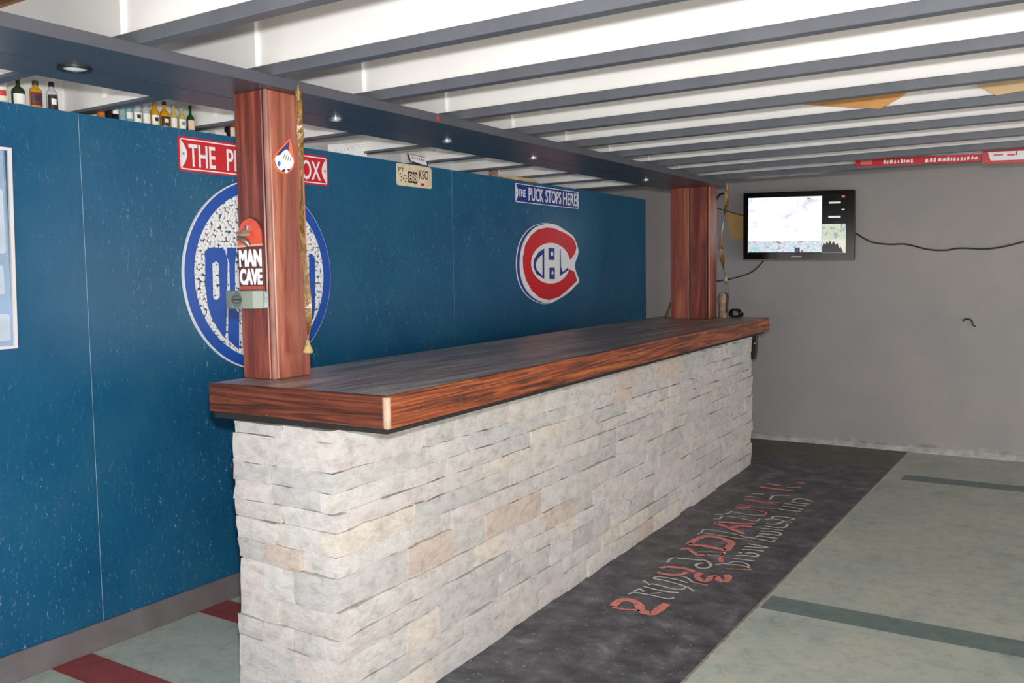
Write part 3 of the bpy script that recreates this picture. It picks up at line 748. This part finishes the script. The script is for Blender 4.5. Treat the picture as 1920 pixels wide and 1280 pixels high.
def on_side(a, b, d): return (PX1 + d, a, b)
t = Thing('drop_sticker', 'teardrop sticker in orange, navy and white on the near post', 'sticker', (PX1, 2.085, 1.742))
drop = [(2.114, 1.860), (2.090, 1.838), (2.062, 1.815), (2.044, 1.797), (2.036, 1.778), (2.040, 1.761), (2.054, 1.748), (2.074, 1.741), (2.098, 1.743), (2.116, 1.753), (2.128, 1.770), (2.132, 1.788), (2.127, 1.815), (2.121, 1.840)]
dc = (2.084, 1.785)
t.part('orange_drop', MB().prism(drop, on_side, 0.0003, 0.0016), plain('sticker_orange', (230, 110, 66), 0.4))
t.part('navy_field', MB().prism(grow(drop, dc, 0.86), on_side, 0.0015, 0.0024), plain('sticker_navy', (50, 54, 112), 0.4))
t.part('orange_flash', MB().prism([(2.112, 1.850), (2.118, 1.835), (2.124, 1.806), (2.110, 1.800), (2.106, 1.825)], on_side, 0.0022, 0.003), plain('sticker_flash', (232, 112, 72), 0.4))
t.part('white_shape', MB().prism([(2.098, 1.822), (2.112, 1.808), (2.123, 1.795), (2.126, 1.782), (2.118, 1.766), (2.108, 1.758), (2.084, 1.757), (2.070, 1.750), (2.056, 1.756), (2.047, 1.770), (2.044, 1.785), (2.052, 1.797), (2.068, 1.800), (2.082, 1.814)], on_side, 0.0022, 0.0032), P_WHITE)
t.part('blue_mark', MB().prism([(2.056, 1.778), (2.066, 1.780), (2.068, 1.770), (2.060, 1.762), (2.054, 1.768)], on_side, 0.003, 0.0038), plain('sticker_blue', (54, 104, 176), 0.4))
for k in range(4):
    t.part('stroke', MB().prism([(2.076 + k * 0.011, 1.786), (2.080 + k * 0.011, 1.786), (2.092 + k * 0.008, 1.808 - k * 0.003), (2.088 + k * 0.008, 1.808 - k * 0.003)], on_side, 0.003, 0.0037), plain('sticker_grey', (150, 140, 120), 0.5))
t.part('white_mark', MB().prism(arc(2.092, 1.750, 0.006, 0.007, 0, 330, 11), on_side, 0.003, 0.0038), P_WHITE)

# ---------------------------------------------------------------- fly ribbons
def gold_film():
    mt, nt, b = new_mat('sticky_gold_film')
    f = noise_tex(nt, coords(nt, (1, 1, 0.5)), 70, 4, 0.7)
    c = ramp(nt, f, [(0.3, (70, 46, 20)), (0.5, (118, 86, 38)), (0.66, (166, 128, 66))])
    nt.links.new(c, b.inputs['Base Color'])
    b.inputs['Roughness'].default_value = 0.25
    bump(nt, b, f, 0.5, 0.004)
    return mt
M['gold'] = gold_film()
def fly_ribbon(label, path, w, turns, cone, seed):
    p = path[0]
    t = Thing('fly_ribbon', label, 'fly ribbon', path[-1], 'hanging fly ribbons')
    P = curve_pts(path, 10)
    mb = MB(); n = len(P); vs = []
    r = random.Random(seed)
    for i, q in enumerate(P):
        a = turns * 2 * math.pi * i / (n - 1) + 0.4
        d = Vector((math.sin(a) * 0.4, math.cos(a), 0)).normalized() * w * 0.5 * r.uniform(0.8, 1.1)
        nn = Vector((d.y, -d.x, 0)).normalized() * 0.0012
        vs += [q + d + nn, q - d + nn, q - d - nn, q + d - nn]
    fs = [(i*4 + k, i*4 + (k+1) % 4, i*4 + 4 + (k+1) % 4, i*4 + 4 + k) for i in range(n-1) for k in range(4)] + [(0, 1, 2, 3), tuple(n*4 - 4 + k for k in (3, 2, 1, 0))]
    t.part('ribbon', mb.add(vs, fs), M['gold'])
    q = P[-1]
    t.part('canister', MB().lathe([(0.004, 0.04), (0.008, 0.025), (cone, 0.0), (cone * 0.8, -0.004)], q.x, q.y, q.z - 0.02, 14), plain('card_tube', (176, 156, 104), 0.5, var=0.1), smooth=True)
    q = P[0]
    t.part('pin', MB().lathe([(0.0035, -0.03), (0.003, 0.0), (0.0015, 0.02)], q.x, q.y, q.z, 8), plain('pin_brass', (190, 160, 110), 0.4, 0.3), smooth=True)
    return t
fly_ribbon('long gold sticky fly ribbon hanging beside the near post', [(-2.172, 2.108, 2.005), (-2.172, 2.112, 1.80), (-2.170, 2.104, 1.55), (-2.172, 2.122, 1.32), (-2.172, 2.115, 1.175)], 0.022, 0.8, 0.018, 3)
fly_ribbon('short twisted gold fly ribbon hanging from the beam end by the far post', [(-2.168, 6.19, 2.010), (-2.172, 6.19, 1.88), (-2.196, 6.19, 1.74), (-2.212, 6.19, 1.60), (-2.196, 6.19, 1.47), (-2.176, 6.19, 1.36)], 0.030, 0.9, 0.014, 5)

# ---------------------------------------------------------------- miniature bottles on the partition ledge
def glass(name, rgb, alpha=None, rough=0.08, tr=0.55):
    mt, nt, b = new_mat(name)
    b.inputs['Base Color'].default_value = lin(rgb)
    b.inputs['Roughness'].default_value = rough
    b.inputs['Transmission Weight'].default_value = tr
    b.inputs['IOR'].default_value = 1.3
    return mt
G = dict(clear=glass('clear_glass', (232, 236, 238)), green=glass('green_glass', (34, 92, 52), tr=0.3), dkgreen=glass('dark_green_glass', (58, 72, 46), tr=0.2), amber=glass('amber_spirit', (226, 168, 40), tr=0.3),
         gold=glass('pale_gold_spirit', (226, 206, 120), tr=0.4), black=glass('black_glass', (26, 26, 30), tr=0.0), cyan=glass('pale_cyan_glass', (176, 218, 222), tr=0.5), orange=glass('orange_spirit', (226, 130, 36), tr=0.3))
CAPS = {k: plain('cap_' + k, v, 0.4) for k, v in dict(red=(170, 40, 44), black=(26, 26, 28), green=(26, 78, 52), white=(230, 230, 230), silver=(170, 170, 172), grey=(70, 70, 72)).items()}
def lab(name, rgb): return plain('label_' + name, rgb, 0.55)
LB = dict(white=lab('white', (236, 234, 226)), dark=lab('dark', (44, 36, 42)), maroon=lab('maroon', (104, 44, 48)), navy=lab('navy', (38, 46, 66)), cream=lab('cream', (232, 224, 200)), purple=lab('purple', (140, 110, 190)), red=lab('red', (190, 60, 60)), figure=lab('figure', (226, 196, 170)))
XB, ZL = -3.192, ZW - 0.002
def bottle(y, label, g, cap, r=0.018, H=0.112, body=0.062, neck=0.007, caph=0.014, lb='white', lz=(0.012, 0.050), accent=None, flat=1.0, x=XB):
    t = Thing('miniature_bottle', label, 'bottle', (x, y, ZL), 'miniature bottles on the blue wall ledge')
    sh = body + (H - body) * 0.32
    t.part('glass', MB().lathe([(r*0.92, 0.0), (r, 0.004), (r, body), (r*0.9, body + (sh-body)*0.45), (neck*1.25, sh), (neck, sh + 0.006), (neck, H - caph)], x, y, ZL, 18, flat, 1.0), G[g], smooth=True)
    t.part('cap', MB().lathe([(neck*1.2, 0.0), (neck*1.25, caph*0.9), (neck*1.0, caph)], x, y, ZL + H - caph, 14), CAPS[cap], smooth=True)
    if lb:
        l = t.part('paper_label', MB().lathe([(r*1.03, lz[0]), (r*1.03, lz[1])], x, y, ZL, 14, flat, 1.0, -1.25, 1.05), LB[lb])
        if accent:
            za = lz[0] + (lz[1] - lz[0]) * 0.35; zb = lz[0] + (lz[1] - lz[0]) * 0.75
            t.part('label_mark', MB().lathe([(r*1.05, za), (r*1.05, zb)], x, y, ZL, 6, flat, 1.0, -0.6, 0.3), LB[accent], parent=l)
    return t
bottle(1.695, 'clear miniature bottle with cream label and pale cap', 'clear', 'white', 0.024, 0.118, 0.070, 0.010, 0.016, 'cream', (0.012, 0.060), 'red')
bottle(1.757, 'dark olive miniature bottle with red cap and white label', 'dkgreen', 'red', 0.022, 0.112, 0.056, 0.0068, 0.018, 'white', (0.010, 0.046))
bottle(1.820, 'flat amber miniature flask with black cap and dark maroon label', 'amber', 'grey', 0.022, 0.104, 0.070, 0.0085, 0.016, 'maroon', (0.016, 0.062), 'navy', 0.6)
bottle(1.879, 'clear miniature bottle with black label and black cap', 'clear', 'black', 0.019, 0.110, 0.070, 0.008, 0.018, 'dark', (0.008, 0.062), 'white')
row2 = [(2.070, 'short orange miniature bottle next to the joist', 'orange', 'grey', dict(r=0.014, H=0.085, lb=None)),
        (2.102, 'slim black miniature bottle without a label', 'black', 'black', dict(r=0.012, lb=None)),
        (2.130, 'black miniature bottle with white label strip', 'black', 'grey', dict(r=0.013, lb='white', lz=(0.03, 0.05))),
        (2.160, 'pale cyan miniature bottle next to the black ones', 'cyan', 'silver', dict(r=0.013, H=0.12, body=0.08, lb=None)),
        (2.190, 'tall cyan clear miniature bottle with pale label', 'cyan', 'white', dict(r=0.013, H=0.12, body=0.08, lb='white', lz=(0.02, 0.045))),
        (2.226, 'clear miniature bottle with grey figure label', 'clear', 'silver', dict(r=0.017, H=0.115, body=0.065, accent='dark')),
        (2.266, 'clear miniature bottle with a plain white label', 'clear', 'silver', dict(r=0.016, H=0.118, body=0.062)),
        (2.306, 'yellow gold miniature bottle with half white label', 'amber', 'silver', dict(r=0.017, H=0.118, body=0.062, accent='dark')),
        (2.352, 'amber miniature bottle with black landscape label', 'amber', 'black', dict(r=0.019, H=0.112, body=0.062, lb='dark', accent='cream')),
        (2.394, 'slim pale gold miniature bottle with white label', 'gold', 'silver', dict(r=0.014, H=0.108, body=0.058)),
        (2.434, 'gold miniature bottle with purple marked label', 'gold', 'silver', dict(r=0.016, H=0.102, body=0.056, accent='purple')),
        (2.478, 'bright green miniature bottle with black cap and figure label', 'green', 'black', dict(r=0.0165, H=0.114, body=0.058, neck=0.0055, caph=0.012, lb='figure', lz=(0.012, 0.052))),
        (2.668, 'dark miniature bottle beside a joist next to the near post', 'black', 'black', dict(r=0.012, H=0.08, lb=None)),
        (2.696, 'orange miniature bottle half hidden by the near post', 'orange', 'white', dict(r=0.014, H=0.085, lb='cream'))]
for y, labl, g, cp, kw in row2: bottle(y, labl, g, cp, **kw)

def box_item(name, label, cat, mb, mat, base, **kw): return single(name, label, cat, mb, mat, base, **kw)
box_item('small_carton', 'small cream carton lying on the wall ledge by the near post', 'carton', MB().box(-3.22, -3.17, 2.585, 2.645, ZL, ZL + 0.022), plain('carton_cream', (226, 220, 204), 0.6), (-3.19, 2.615, ZL), bevel=0.001)
cd = Thing('speckled_card', 'white card with grey speckles standing on the wall ledge past the near post', 'card', (-3.165, 3.40, ZL))
cd.part('card', MB().prism([(3.262, ZL), (3.545, ZL), (3.532, ZL + 0.082), (3.262, ZL + 0.040)], lambda a, b, d: (-3.170 + d, a, b), 0.0, 0.004), plain('card_white', (246, 246, 246), 0.5))
r = random.Random(2)
for k in range(16):
    a, b = r.uniform(3.30, 3.52), r.uniform(ZL + 0.012, ZL + 0.045)
    b += (a - 3.28) * 0.09
    cd.part('speck', MB().prism([(a, b), (a + 0.006, b + 0.001), (a + 0.004, b + 0.006)], lambda a, b, d: (-3.166 + d, a, b), 0.0, 0.0008), plain('speck_grey', (150, 156, 160), 0.6))
sg = Thing('small_sign', 'little red and white sign with dark frame above the licence plate', 'sign', (-3.16, 3.96, ZL))
fq = lambda a, b, d: (-3.165 + d, a, b)
oq = [(3.885, ZL + 0.022), (4.048, ZL + 0.004), (4.048, ZL + 0.052), (3.866, ZL + 0.060)]
cq = (3.96, ZL + 0.034)
sg.part('back_board', MB().prism(oq, fq, 0.0, 0.004), plain('sign_dark', (74, 66, 68), 0.5))
sg.part('white_face', MB().prism(grow(oq, cq, 0.86), fq, 0.0035, 0.005), P_WHITE)
for k in range(7):
    a = 3.905 + k * 0.020
    sg.part('red_mark', MB().prism([(a, ZL + 0.036 - k * 0.001), (a + 0.010, ZL + 0.036 - k * 0.001), (a + 0.008, ZL + 0.046 - k * 0.001), (a, ZL + 0.047 - k * 0.001)], fq, 0.0048, 0.0058), plain('mark_red', (180, 60, 66), 0.5))
box_item('wooden_block', 'small brown patterned block on the wall ledge between licence plate and blue sign', 'block', MB().box(-3.19, -3.16, 4.700, 4.762, ZL, ZL + 0.060), plain('block_brown', (150, 116, 96), 0.6, var=0.35, scale=60), (-3.175, 4.73, ZL), bevel=0.002)
box_item('cardboard_sheet', 'creased tan cardboard sheet lying on the wall ledge above the blue sign', 'cardboard', MB().prism([(4.78, ZL), (5.22, ZL), (5.24, ZL + 0.018), (5.05, ZL + 0.030), (4.80, ZL + 0.012)], lambda a, b, d: (-3.20 + d, a, b), 0.0, 0.05), plain('tan_card', (206, 176, 126), 0.7, var=0.1), (-3.175, 5.0, ZL))

# ---------------------------------------------------------------- loose boards and red boards in the joists
tan = plain('raw_plywood', (206, 150, 84), 0.6, var=0.08, scale=8)
def in_bay(a, b, d): return (a, 4.012 + d, b)
box_item('plywood_offcut', 'tan plywood offcut wedged between ceiling joists, pointed corner down', 'plywood', MB().prism([(-1.13, 2.135), (-0.989, 2.106), (-0.751, 2.066), (-0.669, 2.106), (-0.60, 2.15), (-1.10, 2.165)], in_bay, 0.0, 0.009), tan, (-0.87, 4.012, 2.066))
box_item('plywood_offcut', 'pale plywood offcut between ceiling joists farther from the beam', 'plywood', MB().prism([(-0.42, 2.14), (-0.376, 2.106), (-0.322, 2.070), (-0.12, 2.086), (-0.05, 2.15), (-0.40, 2.16)], in_bay, 0.0, 0.009), plain('pale_plywood', (208, 178, 132), 0.6, var=0.06, scale=8), (-0.25, 4.012, 2.07))
def on_joist(a, b, d): return (a, 6.030 - d, b)
t = Thing('sign_board', 'narrow red board with white lettering fixed to a ceiling joist', 'sign', (-0.92, 6.030, 2.035))
t.part('board', MB().prism([(-1.268, 2.055), (-0.556, 2.032), (-0.556, 2.075), (-1.268, 2.099)], on_joist, 0.001, 0.010), P_RED)
sl = lambda a: 2.055 - (a + 1.268) * 0.0323
r = random.Random(12)
t.part('pink_panel', MB().prism([(-1.235, sl(-1.235) + 0.010), (-1.165, sl(-1.165) + 0.010), (-1.165, sl(-1.165) + 0.036), (-1.235, sl(-1.235) + 0.036)], on_joist, 0.0095, 0.011), plain('board_pink', (214, 120, 116), 0.5))
a = -1.10
while a < -0.58:
    if -0.93 < a < -0.86: a = -0.86
    w = r.uniform(0.010, 0.022); h0 = r.uniform(0.006, 0.012); h1 = r.uniform(0.028, 0.038)
    t.part('letter', MB().prism([(a, sl(a) + h0), (a + w, sl(a + w) + h0 + 0.002), (a + w * 0.8, sl(a + w) + h1), (a + w * 0.1, sl(a) + h1 - 0.004)], on_joist, 0.0095, 0.0115), P_WHITE)
    a += w + r.uniform(0.003, 0.009)
t = Thing('banner_board', 'white board with red borders fixed to a ceiling joist beside the narrow red board', 'sign', (-0.2, 6.030, 2.01))
t.part('board', MB().prism([(-0.549, 2.014), (0.20, 1.985), (0.20, 2.066), (-0.549, 2.096)], on_joist, 0.001, 0.016), plain('banner_red', (200, 70, 74), 0.5))
t.part('white_face', MB().prism([(-0.505, 2.030), (0.19, 2.002), (0.19, 2.052), (-0.520, 2.081)], on_joist, 0.0155, 0.018), P_WHITE)
for a, b, w, h in ((-0.49, 2.058, 0.05, 0.006), (-0.42, 2.052, 0.04, 0.007), (-0.375, 2.052, 0.006, 0.022), (-0.33, 2.050, 0.006, 0.022), (-0.32, 2.050, 0.045, 0.007), (-0.2, 2.044, 0.06, 0.007)):
    t.part('red_mark', MB().prism([(a, b), (a + w, b - w * 0.04), (a + w, b - w * 0.04 + h), (a, b + h)], on_joist, 0.0175, 0.019), P_RED)

# ---------------------------------------------------------------- television on the far wall
TVC = Vector((-1.940, 7.175, 1.754)); ang = math.radians(5.0)
TX = Vector((math.cos(ang), math.sin(ang), 0)); TN = Vector((math.sin(ang), -math.cos(ang), 0))
def on_tv(a, b, d):
    p = TVC + TX * a + TN * d
    return (p.x, p.y, p.z + b - 0.024 * a)
tv = Thing('television', 'black flat screen television showing bright camera pictures on the far wall', 'television', tuple(TVC - Vector((0, 0, 0.27))))
GL = plain('gloss_black', (10, 10, 11), 0.15)
W2, H2 = 0.425, 0.270
tv.part('case', MB().prism(rrect(-W2, W2, -H2, H2, 0.012), on_tv, -0.045, 0.0), M['black'], bevel=0.004)
tv.part('bezel', MB().ring([(-W2 + 0.003, -H2 + 0.003), (W2 - 0.003, -H2 + 0.003), (W2 - 0.003, H2 - 0.003), (-W2 + 0.003, H2 - 0.003)], [(-0.385, -0.212), (0.365, -0.212), (0.365, 0.232), (-0.385, 0.232)], on_tv, -0.002, 0.010), GL, bevel=0.002)
tv.part('chin_trim', MB().prism([(-W2, -H2), (W2, -H2), (W2, -H2 + 0.010), (-W2, -H2 + 0.010)], on_tv, 0.0, 0.012), M['grey'])
def screen(name, rgb, strength, kind=None):
    mt, nt, b = new_mat(name)
    b.inputs['Base Color'].default_value = (0.01, 0.01, 0.01, 1)
    b.inputs['Roughness'].default_value = 0.15
    b.inputs['Emission Strength'].default_value = strength
    if kind == 'snow':
        f = noise_tex(nt, coords(nt, (1, 1, 1.6)), 7, 5, 0.6, 0.8)
        c = ramp(nt, f, [(0.30, (196, 206, 226)), (0.46, (250, 250, 255)), (1.0, (255, 255, 255))])
    elif kind == 'yard':
        f = noise_tex(nt, coords(nt, (1, 1, 1.4)), 26, 5, 0.7, 1.0)
        c = ramp(nt, f, [(0.30, (40, 44, 58)), (0.42, (190, 186, 204)), (0.5, (235, 240, 246)), (0.62, (150, 206, 216)), (0.75, (250, 250, 250))])
    elif kind == 'tree':
        f = noise_tex(nt, coords(nt, (1, 1, 1)), 20, 5, 0.7, 1.0)
        c = ramp(nt, f, [(0.32, (90, 120, 130)), (0.45, (200, 214, 206)), (0.55, (226, 226, 176)), (0.68, (160, 196, 216)), (0.8, (240, 240, 236))])
    else:
        nt.links.new; b.inputs['Emission Color'].default_value = lin(rgb); return mt
    nt.links.new(c, b.inputs['Emission Color'])
    return mt
def scr(a0, a1, b0, b1, d0, d1): return MB().prism([(a0, b0), (a1, b0), (a1, b1), (a0, b1)], on_tv, d0, d1)
pn = tv.part('screen', scr(-0.388, 0.368, -0.216, 0.236, 0.0, 0.002), GL)
tv.part('picture', scr(-0.383, 0.183, -0.118, 0.228, 0.002, 0.003), screen('screen_snow', None, 0.52, 'snow'), parent=pn)
tv.part('picture_strip', scr(-0.383, 0.183, -0.206, -0.118, 0.002, 0.003), screen('screen_yard', None, 0.46, 'yard'), parent=pn)
tv.part('side_picture', scr(0.186, 0.361, -0.108, 0.012, 0.002, 0.003), screen('screen_tree', None, 0.45, 'tree'), parent=pn)
dk = [(0.188, -0.211), (0.345, -0.211), (0.325, -0.165), (0.315, -0.175), (0.30, -0.135), (0.285, -0.150), (0.272, -0.118), (0.258, -0.145), (0.245, -0.112), (0.235, -0.140), (0.222, -0.120), (0.212, -0.150), (0.198, -0.130), (0.188, -0.165)]
tv.part('side_picture', scr(0.186, 0.361, -0.212, -0.108, 0.002, 0.003), screen('screen_pale', (226, 226, 205), 0.45), parent=pn)
tv.part('dark_shape', MB().prism(dk, on_tv, 0.0028, 0.0036), GL, parent=pn)
for a0, a1, b0, b1, c in ((0.235, 0.322, 0.168, 0.182, (230, 230, 230)), (0.232, 0.322, 0.058, 0.073, (235, 235, 235)), (0.328, 0.350, 0.115, 0.124, (226, 220, 190)), (0.328, 0.352, 0.212, 0.228, (206, 120, 90)), (0.072, 0.098, 0.208, 0.216, (216, 90, 70)), (-0.02, 0.02, -0.206, -0.170, (60, 50, 90)), (0.03, 0.045, -0.208, -0.190, (210, 50, 90))):
    tv.part('screen_mark', scr(a0, a1, b0, b1, 0.003, 0.0038), screen('mark', c, 0.42), parent=pn)
tv.part('maker_plate', scr(-0.045, 0.035, -0.244, -0.234, 0.0095, 0.0108), plain('badge', (150, 150, 152), 0.3, 0.5))
tv.part('back_cover', MB().box(-2.12, -1.76, 7.205, 7.300, 1.60, 1.90), M['black'], bevel=0.01)
single('television_mount', 'black wall mount hidden behind the television on the grey wall', 'mount', MB().box(-1.99, -1.87, 7.3002, YF - 0.0002, 1.70, 1.82), M['black'], (-1.93, YF, 1.70), bevel=0.004)

M['cord'] = plain('dark_cord', (58, 54, 50), 0.6)
def cable(name, label, pts, r, mat=None):
    return single(name, label, 'cable', MB().tube(curve_pts(pts, 6), r, 6), mat or M['cord'], pts[0], smooth=True)
yc = YF - 0.008
cable('power_cable', 'dark cable sagging along the grey wall from the television', [(-1.60, yc, 1.72), (-1.53, yc, 1.68), (-1.47, yc, 1.640), (-1.402, yc, 1.609), (-1.29, yc, 1.592), (-1.172, yc, 1.589), (-1.022, yc, 1.546), (-0.90, yc, 1.536), (-0.806, yc, 1.548), (-0.597, yc, 1.540), (-0.396, yc, 1.583), (-0.15, yc, 1.66), (0.3, yc, 1.70), (0.9, yc, 1.60), (1.6, yc, 1.64), (2.4, yc, 1.72)], 0.0065)
cable('signal_cable', 'thin cable drooping below the television behind the far post', [(-2.244, 7.30, 1.49), (-2.36, yc, 1.40), (-2.502, yc, 1.352), (-2.665, yc, 1.324), (-2.78, yc, 1.33)], 0.0055)
cable('thin_wire', 'thin straight wire running behind the television above the brown paper', [(-2.80, yc, 1.99), (-2.67, yc, 1.943), (-2.444, yc, 1.869), (-2.36, yc, 1.85)], 0.004)
cable('pull_string', 'faint thin string hanging down the grey wall over the bar end', [(-2.565, yc, 1.32), (-2.560, yc, 1.15), (-2.568, yc, 0.99)], 0.002, plain('string', (126, 122, 118), 0.7))
box_item('brown_paper', 'tan brown paper sheet pinned to the grey wall behind the television edge', 'paper', MB().prism([(-2.590, 1.905), (-2.36, 1.880), (-2.36, 1.672), (-2.545, 1.680)], on_far, 0.0005, 0.003), plain('kraft_paper', (206, 166, 104), 0.7, var=0.05), (-2.48, YF, 1.67))
box_item('wall_bracket', 'small black metal bracket on the grey wall beside the far post', 'bracket', MB().tube([(-2.70, YF - 0.002, 1.985), (-2.66, YF - 0.05, 2.01), (-2.63, YF - 0.05, 2.05), (-2.60, YF - 0.03, 2.06)], 0.009, 6), M['black'], (-2.66, YF, 1.98))
single('bent_hook', 'small bent dark wire hook sticking out of the bare grey wall', 'hook', MB().tube(curve_pts([(-0.775, YF - 0.012, 1.014), (-0.755, YF - 0.02, 1.026), (-0.728, YF - 0.02, 1.024), (-0.712, YF - 0.014, 1.006), (-0.710, YF - 0.006, 0.985), (-0.69, YF - 0.002, 0.972)], 5), [0.006] * 26, 6), M['cord'], (-0.74, YF, 0.98), smooth=True)

# ---------------------------------------------------------------- small things about the bar
op = Thing('end_bracket', 'black metal bracket with two bright screws under the far end of the bar top', 'bracket', (-2.03, 6.34, 0.77))
op.part('plate', MB().prism([(-2.050, 0.958), (-1.996, 0.958), (-1.992, 0.88), (-2.004, 0.775), (-2.030, 0.765), (-2.046, 0.80)], lambda a, b, d: (a, 6.330 + d, b), 0.0, 0.03), M['black'], bevel=0.004)
for a, b in ((-2.034, 0.925), (-2.008, 0.885)):
    op.part('screw', MB().lathe([(0.006, 0), (0.004, 0.004), (0.001, 0.005)], 0, 0, 0, 8).obj and MB().prism(arc(a, b, 0.006, 0.006, 0, 330, 11), lambda a, b, d: (a, 6.330 - d, b), 0.0, 0.004), M['steel'])
hk = Thing('coat_hook', 'small black hook on the back edge of the stone bar end', 'hook', (XSB - 0.02, 1.90, 0.78))
hk.part('plate', MB().box(XSB - 0.016, XSB - 0.008, 1.872, 1.905, 0.765, 0.812), M['black'], bevel=0.002)
hk.part('peg', MB().tube([(XSB - 0.012, 1.888, 0.80), (XSB - 0.03, 1.888, 0.795), (XSB - 0.034, 1.888, 0.81)], 0.005, 8), M['black'], smooth=True)

bk = single('cable_coil', 'black cable coil lying on the bar top beyond the far post', 'cable', MB().tube([(-2.150 + 0.040 * math.cos(k * 0.32) + 0.004 * k / 6, 6.290 + 0.016 * math.sin(k * 0.9), 1.104 + 0.024 * math.sin(k * 0.32)) for k in range(40)], 0.0085, 8), M['black'], (-2.15, 6.29, ZT), smooth=True)
ow = Thing('small_figurine', 'small brown and cream figurine standing behind the far post on the bar top', 'figurine', (-2.215, 6.29, ZT))
ow.part('body', MB().lathe([(0.030, 0.0), (0.034, 0.02), (0.028, 0.06), (0.030, 0.10), (0.040, 0.135), (0.034, 0.165), (0.016, 0.182), (0.001, 0.184)], -2.232, 6.290, ZT, 16), plain('figurine_tan', (150, 126, 104), 0.6, var=0.3, scale=30), smooth=True)
ow.part('brown_back', MB().lathe([(0.030, 0.02), (0.033, 0.06), (0.034, 0.10), (0.045, 0.135), (0.038, 0.170), (0.018, 0.188)], -2.232, 6.290, ZT, 8, 1, 1, -0.6, 1.3), plain('figurine_brown', (62, 48, 38), 0.6), smooth=True)
rp = single('rope_hank', 'short tan rope end leaning against the far post on the bar top', 'rope', MB().tube(curve_pts([(-2.575, 6.16, ZT + 0.115), (-2.590, 6.15, ZT + 0.08), (-2.610, 6.15, ZT + 0.03), (-2.612, 6.14, ZT + 0.012), (-2.585, 6.12, ZT + 0.010)], 5), 0.010, 8), plain('rope_tan', (128, 104, 84), 0.8, var=0.15, scale=40), (-2.6, 6.15, ZT), smooth=True)
